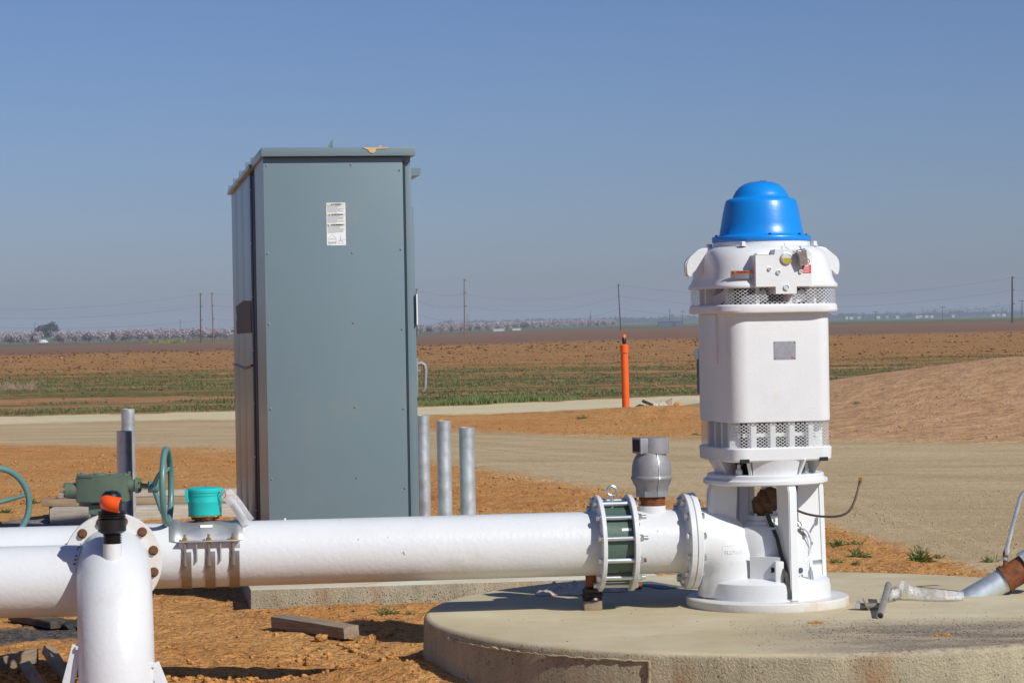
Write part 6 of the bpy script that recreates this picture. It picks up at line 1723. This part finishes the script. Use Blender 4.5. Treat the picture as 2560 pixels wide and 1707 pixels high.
# ------------------------------------------------------------------ utility poles and lines
def tz(x, y): return float(terrain(np.array([x]), np.array([y]))[0])
POLES = []
def pole(px_top, py_top, px_base, D, H_, label, material='polewood', arm=False, cap=True, r=0.16):
    v = ray(px_base, 810); x = v.x * D / v.y; zg = tz(x, D)
    t = thing('utility_pole', (x, D, zg), label, 'utility pole', group='poles of the power lines')
    lean = (px_top - px_base - (py_top - 830) * math.tan(ROLL)) * D / FPX
    top = Vector((lean, 0, H_))
    bm = NB(); cyl(bm, (0, 0, -0.5), top, r, r * 0.7, 10); obj('shaft', bm, material, t)
    pts = []
    if arm:
        bm = NB(); bx(bm, top + Vector((0, 0, -0.4)), (2.6, 0.16, 0.2)); obj('crossarm', bm, material, t)
        ats = [top + Vector((dx, 0, -0.15)) for dx in (-1.2, 0.0, 1.2)]
    else:
        ats = [top + Vector((0.28, 0, -dz_)) for dz_ in (0.3, 3.0, 6.0)] if H_ > 9 else [top + Vector((0.2, 0, -0.3))]
    for q in ats:
        bm = NB(); cyl(bm, q + Vector((-0.3, 0, -0.05)), q + Vector((0.02, 0, 0)), 0.06, seg=6); cyl(bm, q + Vector((0, 0, -0.12)), q + Vector((0, 0, 0.14)), 0.10, seg=8); obj('insulator', bm, 'greybox', t)
        pts.append(Vector((x, D, zg)) + q)
    POLES.append((label, pts, Vector((x, D, zg))))
    return pts
def poleH(py_top, py_base, D): return (py_base - py_top) * D / FPX
def pole_px(pxt, pyt, pxb, pyb, D, label, **k): return pole(pxt, pyt, pxb, D, 0, label, **k) if False else _pp(pxt, pyt, pxb, pyb, D, label, **k)
def _pp(pxt, pyt, pxb, pyb, D, label, **k):
    v = ray(pxb, 810); x = v.x * D / v.y
    zt = P(pxt, pyt, D).z
    return pole(pxt, pyt, pxb, D, zt - tz(x, D), label, **k)
pA = _pp(500.5, 732, 501, 861, 560, 'dark wooden pole at left, just left of an orange pole')
pB = _pp(529, 731, 533, 857, 575, 'orange brown leaning wooden pole left of the cabinet', material='polewood_new')
pC = _pp(1040, 721, 1041, 835, 600, 'dark pole right against the cabinet edge')
pD = _pp(1160, 697, 1161, 832, 560, 'tall brown pole right of the cabinet', material='polewood_new')
pE = _pp(1545, 710, 1552, 824, 620, 'tall dark leaning pole between orange post and motor')
pL = _pp(2530, 691, 2531, 804, 560, 'tall dark pole at the right edge', r=0.24)
pF = _pp(1475.5, 775, 1476, 807, 1700, 'short far pole left of the tall leaning pole')
pG = _pp(1168, 785, 1168.5, 811, 1750, 'small far pole just right of the tall brown pole')
pH = _pp(1674, 772, 1674, 818, 1300, 'far thin pole left of the motor head')
pI = _pp(1707, 777, 1707, 815, 1500, 'far pole with crossarm next to the motor head', arm=True)
pJ = _pp(2188, 778, 2188.5, 808, 1500, 'far crossarm pole right of the motor', arm=True)
pK = _pp(2356, 766, 2356, 805, 1200, 'far crossarm pole near the middle of the right field', arm=True)
pM = _pp(2555, 750, 2555, 799, 1000, 'far crossarm pole at the right edge', arm=True)
pN = _pp(86.5, 806, 86.5, 838, 1500, 'far thin pole beside the dark trees at far left')
pO = _pp(450, 799, 450, 836, 1400, 'far thin pole behind the blossoming orchard')
def wire_line(pts_list, sag, label, r=0.014):
    bm = NB(); out = []
    for a, b in zip(pts_list[:-1], pts_list[1:]):
        for u in np.linspace(0, 1, 15)[:-1]:
            out.append(a.lerp(b, u) - Vector((0, 0, sag * min(1.3, ((b - a).length / 75.0) ** 2) * 4 * u * (1 - u))))
    out.append(pts_list[-1]); tube(bm, out, r, 5, False)
    tag(obj('power_line', bm, 'wire'), label, 'power line', 'power lines across the fields')
lw = Vector((P(-60, 780, 520).x * 1.0, 520, 0)); 
for k, nm in enumerate(('top', 'middle', 'bottom')):
    la = P(-420, (747, 760, 773)[k], 545)
    wire_line([la, pA[k], pB[k] + Vector((0, 0, -0.0)), pC[k], pD[k] - Vector((0, 0, 3.0)), pE[k], pL[k], P(2900, (700, 712, 724)[k], 560)], 2.6, nm + ' wire of the nearer power line across the picture')
wire_line([pH[0], pI[1], pJ[1], pK[1], pM[1]], 3.0, 'far wire running along the crossarm poles')

# ------------------------------------------------------------------ blossoming orchard and far trees
MT['blossom'] = leaf_mat('pale_blossom', (0.36, 0.30, 0.31), (0.66, 0.57, 0.585), 0.3)
MT['bark'] = mat('dark_bark', (0.06, 0.05, 0.045), 0.9, var=0.2, vs=3)
MT['evergreen'] = leaf_mat('dark_evergreen', (0.018, 0.035, 0.018), (0.05, 0.07, 0.03), 0.15)
def crown_mesh(seed, w_, h0, h1, nleaf, leaf, vase=True):
    rr = np.random.RandomState(seed); V = []
    ctr = [(rr.uniform(-1, 1) * w_ * 0.6, rr.uniform(-1, 1) * w_ * 0.6, rr.uniform(h0 + 0.25 * (h1 - h0), h1 - 0.12 * (h1 - h0)), w_ * rr.uniform(0.3, 0.55)) for _ in range(11)]
    for k in range(nleaf):
        cx, cy, cz, cr = ctr[rr.randint(len(ctr))]
        d = rr.normal(size=3); d /= np.linalg.norm(d); q = rr.rand() ** 0.4
        p = np.array([cx, cy, cz]) + d * cr * q * np.array([1, 1, 0.85])
        if p[2] < h0: p[2] = h0 + rr.rand() * 0.3
        u = rr.normal(size=3); u /= np.linalg.norm(u); v = np.cross(u, rr.normal(size=3)); v /= np.linalg.norm(v)
        s = leaf * rr.uniform(0.6, 1.3)
        V += [p - u * s - v * s * 0.5, p + u * s - v * s * 0.4, p + v * s]
    V = np.array(V); me = bpy.data.meshes.new('crown')
    me.from_pydata(V.tolist(), [], [(i, i + 1, i + 2) for i in range(0, len(V), 3)])
    return me
def trunk_mesh(seed, h, w_):
    rr = random.Random(seed); bm = NB(); tube(bm, [(0, 0, -0.3), (0, 0, h * 0.4), (rr.uniform(-.1, .1), 0, h)], [0.16, 0.12, 0.10], 7)
    for k in range(5):
        a = 6.283 * k / 5 + rr.random(); tube(bm, [(0, 0, h * 0.9), (math.cos(a) * w_ * 0.3, math.sin(a) * w_ * 0.3, h * 1.7), (math.cos(a) * w_ * 0.6, math.sin(a) * w_ * 0.6, h * 2.7)], [0.09, 0.06, 0.03], 5)
    return meshof('trunk', bm)
ALM = [(crown_mesh(100 + k, 3.2, 0.5, 4.7, 1000, 0.30), trunk_mesh(k, 1.0, 3.0)) for k in range(5)]
for c_, t_ in ALM: c_.materials.append(MT['blossom']); t_.materials.append(MT['bark'])
rr = random.Random(77)
def orchardD(px): return float(np.interp(px, [0, 600, 1040, 1500, 1560], [1010, 1090, 1260, 1750, 1900]))
px = -40.0; count = 0
while px < 1540:
    D = orchardD(px)
    if not (100 < px < 132) and not (605 < px < 1000):
        v = ray(px, 820); x = v.x * D / v.y; y = D + rr.uniform(-2, 2)
        c_, t_ = ALM[count % 5]; s = rr.uniform(0.9, 1.08) * (1.0 if px < 1400 else 0.95)
        t = thing('almond_tree', (x, y, tz(x, y)), 'pale pink blossoming orchard tree in the front row of the far orchard', 'tree', rr.uniform(0, 6.28), 'front row of the blossoming orchard')
        t.scale = (s * 1.1, s * 1.1, s)
        put('crown', c_, None, t); put('trunk', t_, None, t); count += 1
    px += 5.2 * FPX / D
# rows behind, read as one mass
VV = []
rs2 = np.random.RandomState(9); base = [np.array([v.co[:] for v in c_.vertices]) for c_, _ in ALM]
for row in range(1, 5):
    px = -60.0 - row * 9
    while px < 1520:
        D = orchardD(px) + row * 7.0 + rs2.uniform(-1, 1)
        if not (100 < px < 132) and not (605 < px < 1000):
            v = ray(px, 820); x = v.x * D / v.y; b = base[rs2.randint(5)][: 3 * 420]
            a = rs2.rand() * 6.28; ca, sa = math.cos(a), math.sin(a); s = rs2.uniform(0.95, 1.12)
            q = np.stack([(b[:, 0] * ca - b[:, 1] * sa) * s + x, (b[:, 0] * sa + b[:, 1] * ca) * s + D, b[:, 2] * s + tz(x, D)], -1); VV.append(q)
        px += 6.4 * FPX / D
V = np.concatenate(VV); me = bpy.data.meshes.new('orchard_rows')
me.vertices.add(len(V)); me.vertices.foreach_set('co', V.ravel()); me.loops.add(len(V)); me.loops.foreach_set('vertex_index', np.arange(len(V), dtype=np.int32))
me.polygons.add(len(V) // 3); me.polygons.foreach_set('loop_start', np.arange(0, len(V), 3)); me.update(); me.validate()
tag(put('orchard_rows', me, 'blossom'), 'blossoming orchard rows behind the front trees', 'orchard', kind='stuff')
# two dark trees beyond the orchard
for k, (px, D, w_, h) in enumerate([(105, 1450, 5.0, 9.5), (126, 1450, 5.5, 11.0)]):
    v = ray(px, 820); x = v.x * D / v.y; t = thing('evergreen_tree', (x, D, tz(x, D)), ('left rounder' if k == 0 else 'right taller') + ' dark evergreen tree beyond the orchard gap', 'tree')
    c_ = crown_mesh(300 + k, w_, 1.5, h, 900, 0.5); put('crown', c_, 'evergreen', t); put('trunk', trunk_mesh(40 + k, 2.0, 2.5), 'bark', t)
# white car in the orchard gap, yellow flowers, beehive boxes, sheds
def far_box(px, D, w_, d_, h, material, roofm, name, label, cat, group=None, gable=True):
    v = ray(px, 815); x = v.x * D / v.y; z = tz(x, D)
    t = thing(name, (x, D, z), label, cat, group=group)
    bm = NB(); bx(bm, (0, 0, h / 2 - 0.1), (w_, d_, h + 0.2)); obj('wall', bm, material, t)
    bm = NB()
    if gable: prism(bm, [(-d_ / 2 - 0.3, 0), (d_ / 2 + 0.3, 0), (0, d_ * 0.28)], w_ + 0.5, Matrix.Translation((-w_ / 2 - 0.25, 0, h)) @ Matrix(((0, 0, 1, 0), (1, 0, 0, 0), (0, 1, 0, 0), (0, 0, 0, 1))))
    else: bx(bm, (0, 0, h + 0.1), (w_ + 0.3, d_ + 0.3, 0.2))
    obj('roof', bm, roofm, t)
    bm = NB(); bx(bm, (w_ * 0.15, -d_ / 2 - 0.03, h * 0.42), (w_ * 0.16, 0.08, h * 0.7)); obj('door', bm, 'greybox', t)
    return t
MT['farwhite'] = mat('far_white_wall', (0.75, 0.74, 0.72), 0.7, var=0.1, vs=0.3)
MT['farroof'] = mat('far_roof', (0.60, 0.55, 0.50), 0.7, var=0.15, vs=0.3)
MT['fartan'] = mat('far_tan_wall', (0.50, 0.38, 0.30), 0.7, var=0.1, vs=0.3)
MT['farblue'] = mat('far_blue_tarp', (0.10, 0.13, 0.19), 0.7, var=0.1, vs=0.3)
HB = [(2117, 5, 'farwhite', 'first white shed right of the motor on the horizon'), (2129, 8, 'farwhite', 'long white shed second right of the motor on the horizon'), (2148, 7, 'fartan', 'pinkish shed third right of the motor on the horizon'),
      (2196, 8, 'farwhite', 'white shed right of the first crossarm pole on the horizon'), (2218, 5, 'fartan', 'small tan shed right of the first crossarm pole on the horizon'), (2244, 8, 'farwhite', 'larger white shed left of middle horizon'), (2294, 8, 'farwhite', 'white shed left of the second crossarm pole'), (2303, 6, 'fartan', 'tan shed beside a white shed on the horizon'),
      (2317, 7, 'farwhite', 'white shed close left of the second crossarm pole'), (2330, 6, 'farwhite', 'small white shed touching the second crossarm pole'), (2383, 6, 'farwhite', 'lone white shed right of the second crossarm pole'), (2484, 8, 'farwhite', 'white shed left of the tall right pole'), (2497, 7, 'fartan', 'tan shed left of the tall right pole'), (2510, 7, 'farwhite', 'rightmost white shed before the tall right pole'),
      (1437, 12, 'farwhite', 'white building above the orchard end'), (1446, 9, 'fartan', 'tan building beside the white building above the orchard end')]
for k, (px, w_, m_, lab) in enumerate(HB): far_box(px, 4100 if px > 1600 else 3600, w_ * 0.68, 5, 2.6, m_, 'farroof', 'farm_shed', lab, 'shed', 'farm sheds along the horizon')
far_box(1675, 1250, 12, 4, 2.2, 'farblue', 'farblue', 'field_shed', 'low dark blue shed in the field left of the motor', 'shed', gable=False)
for k in range(9):
    far_box(1236 + k * 5.5 + (20 if k > 4 else 0), 1290 + k * 8, 1.0, 0.8, 1.0, 'farwhite', 'farwhite', 'beehive_box', 'small white hive box at the foot of the orchard', 'beehive', 'hive boxes along the orchard', gable=False)
# white pickup in the gap
v = ray(109, 855); D = 960; x = v.x * D / v.y; t = thing('parked_car', (x, D, tz(x, D)), 'tiny white car parked in the orchard gap', 'car', R(78))
bm = NB(); bx(bm, (0, 0, 0.75), (4.6, 1.8, 0.75), bev=0.15); bx(bm, (-0.2, 0, 1.3), (2.2, 1.6, 0.6), bev=0.2); obj('body', bm, 'farwhite', t)
for sx in (-1.4, 1.4):
    for sy in (-0.85, 0.85):
        bm = NB(); cyl(bm, (sx, sy - 0.1, 0.34), (sx, sy + 0.1, 0.34), 0.36, seg=14); obj('wheel', bm, 'black', t)
# tree line on the horizon
def far_line(name, x_lo, x_hi, D, h, label, n_, seed, leaf, dstep=0):
    rr = np.random.RandomState(seed); px = rr.uniform(x_lo, x_hi, n_); Dq = D + rr.uniform(0, 60, n_)
    x = (px - 1280) / FPX * Dq; zg = terrain(x, Dq); hh = h * (0.75 + 0.5 * vnoise(px * 0.08, px * 0, seed)); z = zg + rr.rand(n_) * hh
    d1 = rr.normal(size=(n_, 3)) * leaf; d2 = rr.normal(size=(n_, 3)) * leaf; p = np.stack([x, Dq, z], -1)
    V = np.stack([p, p + d1, p + d2], 1).reshape(-1, 3); me = bpy.data.meshes.new(name)
    me.vertices.add(len(V)); me.vertices.foreach_set('co', V.ravel()); me.loops.add(len(V)); me.loops.foreach_set('vertex_index', np.arange(len(V), dtype=np.int32))
    me.polygons.add(n_); me.polygons.foreach_set('loop_start', np.arange(0, len(V), 3)); me.update(); me.validate()
    tag(put(name, me, 'evergreen'), label, 'trees', kind='stuff')
far_line('tree_line', 1100, 2800, 4600, 7.5, 'far dark green tree line along the horizon', 26000, 3, 2.6)
far_line('palm_line', 2300, 2800, 6500, 24, 'faint tall trees far beyond the right tree line', 1500, 4, 3.0)
# yellow flowers in the field edge
n = 500
pxs = rs.uniform(375, 460, n); Ds = rs.uniform(640, 690, n); xs_ = (pxs - 1280) / FPX * Ds
MT['yellow_bloom'] = leaf_mat('yellow_wildflower', (0.30, 0.30, 0.03), (0.16, 0.20, 0.05), 0.2)
blades('wild_mustard', np.stack([xs_, Ds, terrain(xs_, Ds)], -1), 0.5 + 0.3 * rs.rand(n), 'yellow_bloom', 'yellow flowering patch at the far edge of the field', per=4, spread=0.8, wid=0.25, seed=18)
# dry bush at the left edge of the field
p = G(15, 975); t = thing('dry_bush', (p.x, p.y, gz(p.x, p.y)), 'dry greyish bush at the left edge of the field', 'bush')
bm = NB(); rr = random.Random(3)
for k in range(140):
    a = rr.random() * 6.28; q = Vector((math.cos(a) * rr.uniform(.1, 1.0), math.sin(a) * rr.uniform(.1, .5), 0.02)); tube(bm, [q, q + Vector((rr.uniform(-.25, .25), rr.uniform(-.2, .2), rr.uniform(.1, .3)))], [0.008, 0.003], 4)
obj('twigs', bm, mat('dry_twig', (0.36, 0.27, 0.19), 0.9, var=0.2), t)

# ------------------------------------------------------------------ haze
bm = NB(); bx(bm, (0, 4300, 8.0), (19000, 9600, 60.0))
hz = put('haze', meshof('haze', bm, flat=True), None); hz['kind'] = 'stuff'; hz['label'] = 'thin blue grey haze over the fields'
hm = bpy.data.materials.new('haze_air'); hm.use_nodes = True; hn = hm.node_tree.nodes; hn.clear()
pv = hn.new('ShaderNodeVolumePrincipled'); pv.inputs['Color'].default_value = (0.72, 0.80, 0.92, 1); pv.inputs['Density'].default_value = 0.00022; pv.inputs['Anisotropy'].default_value = 0.0
ho = hn.new('ShaderNodeOutputMaterial'); hm.node_tree.links.new(pv.outputs[0], ho.inputs['Volume'])
hz.data.materials.append(hm)
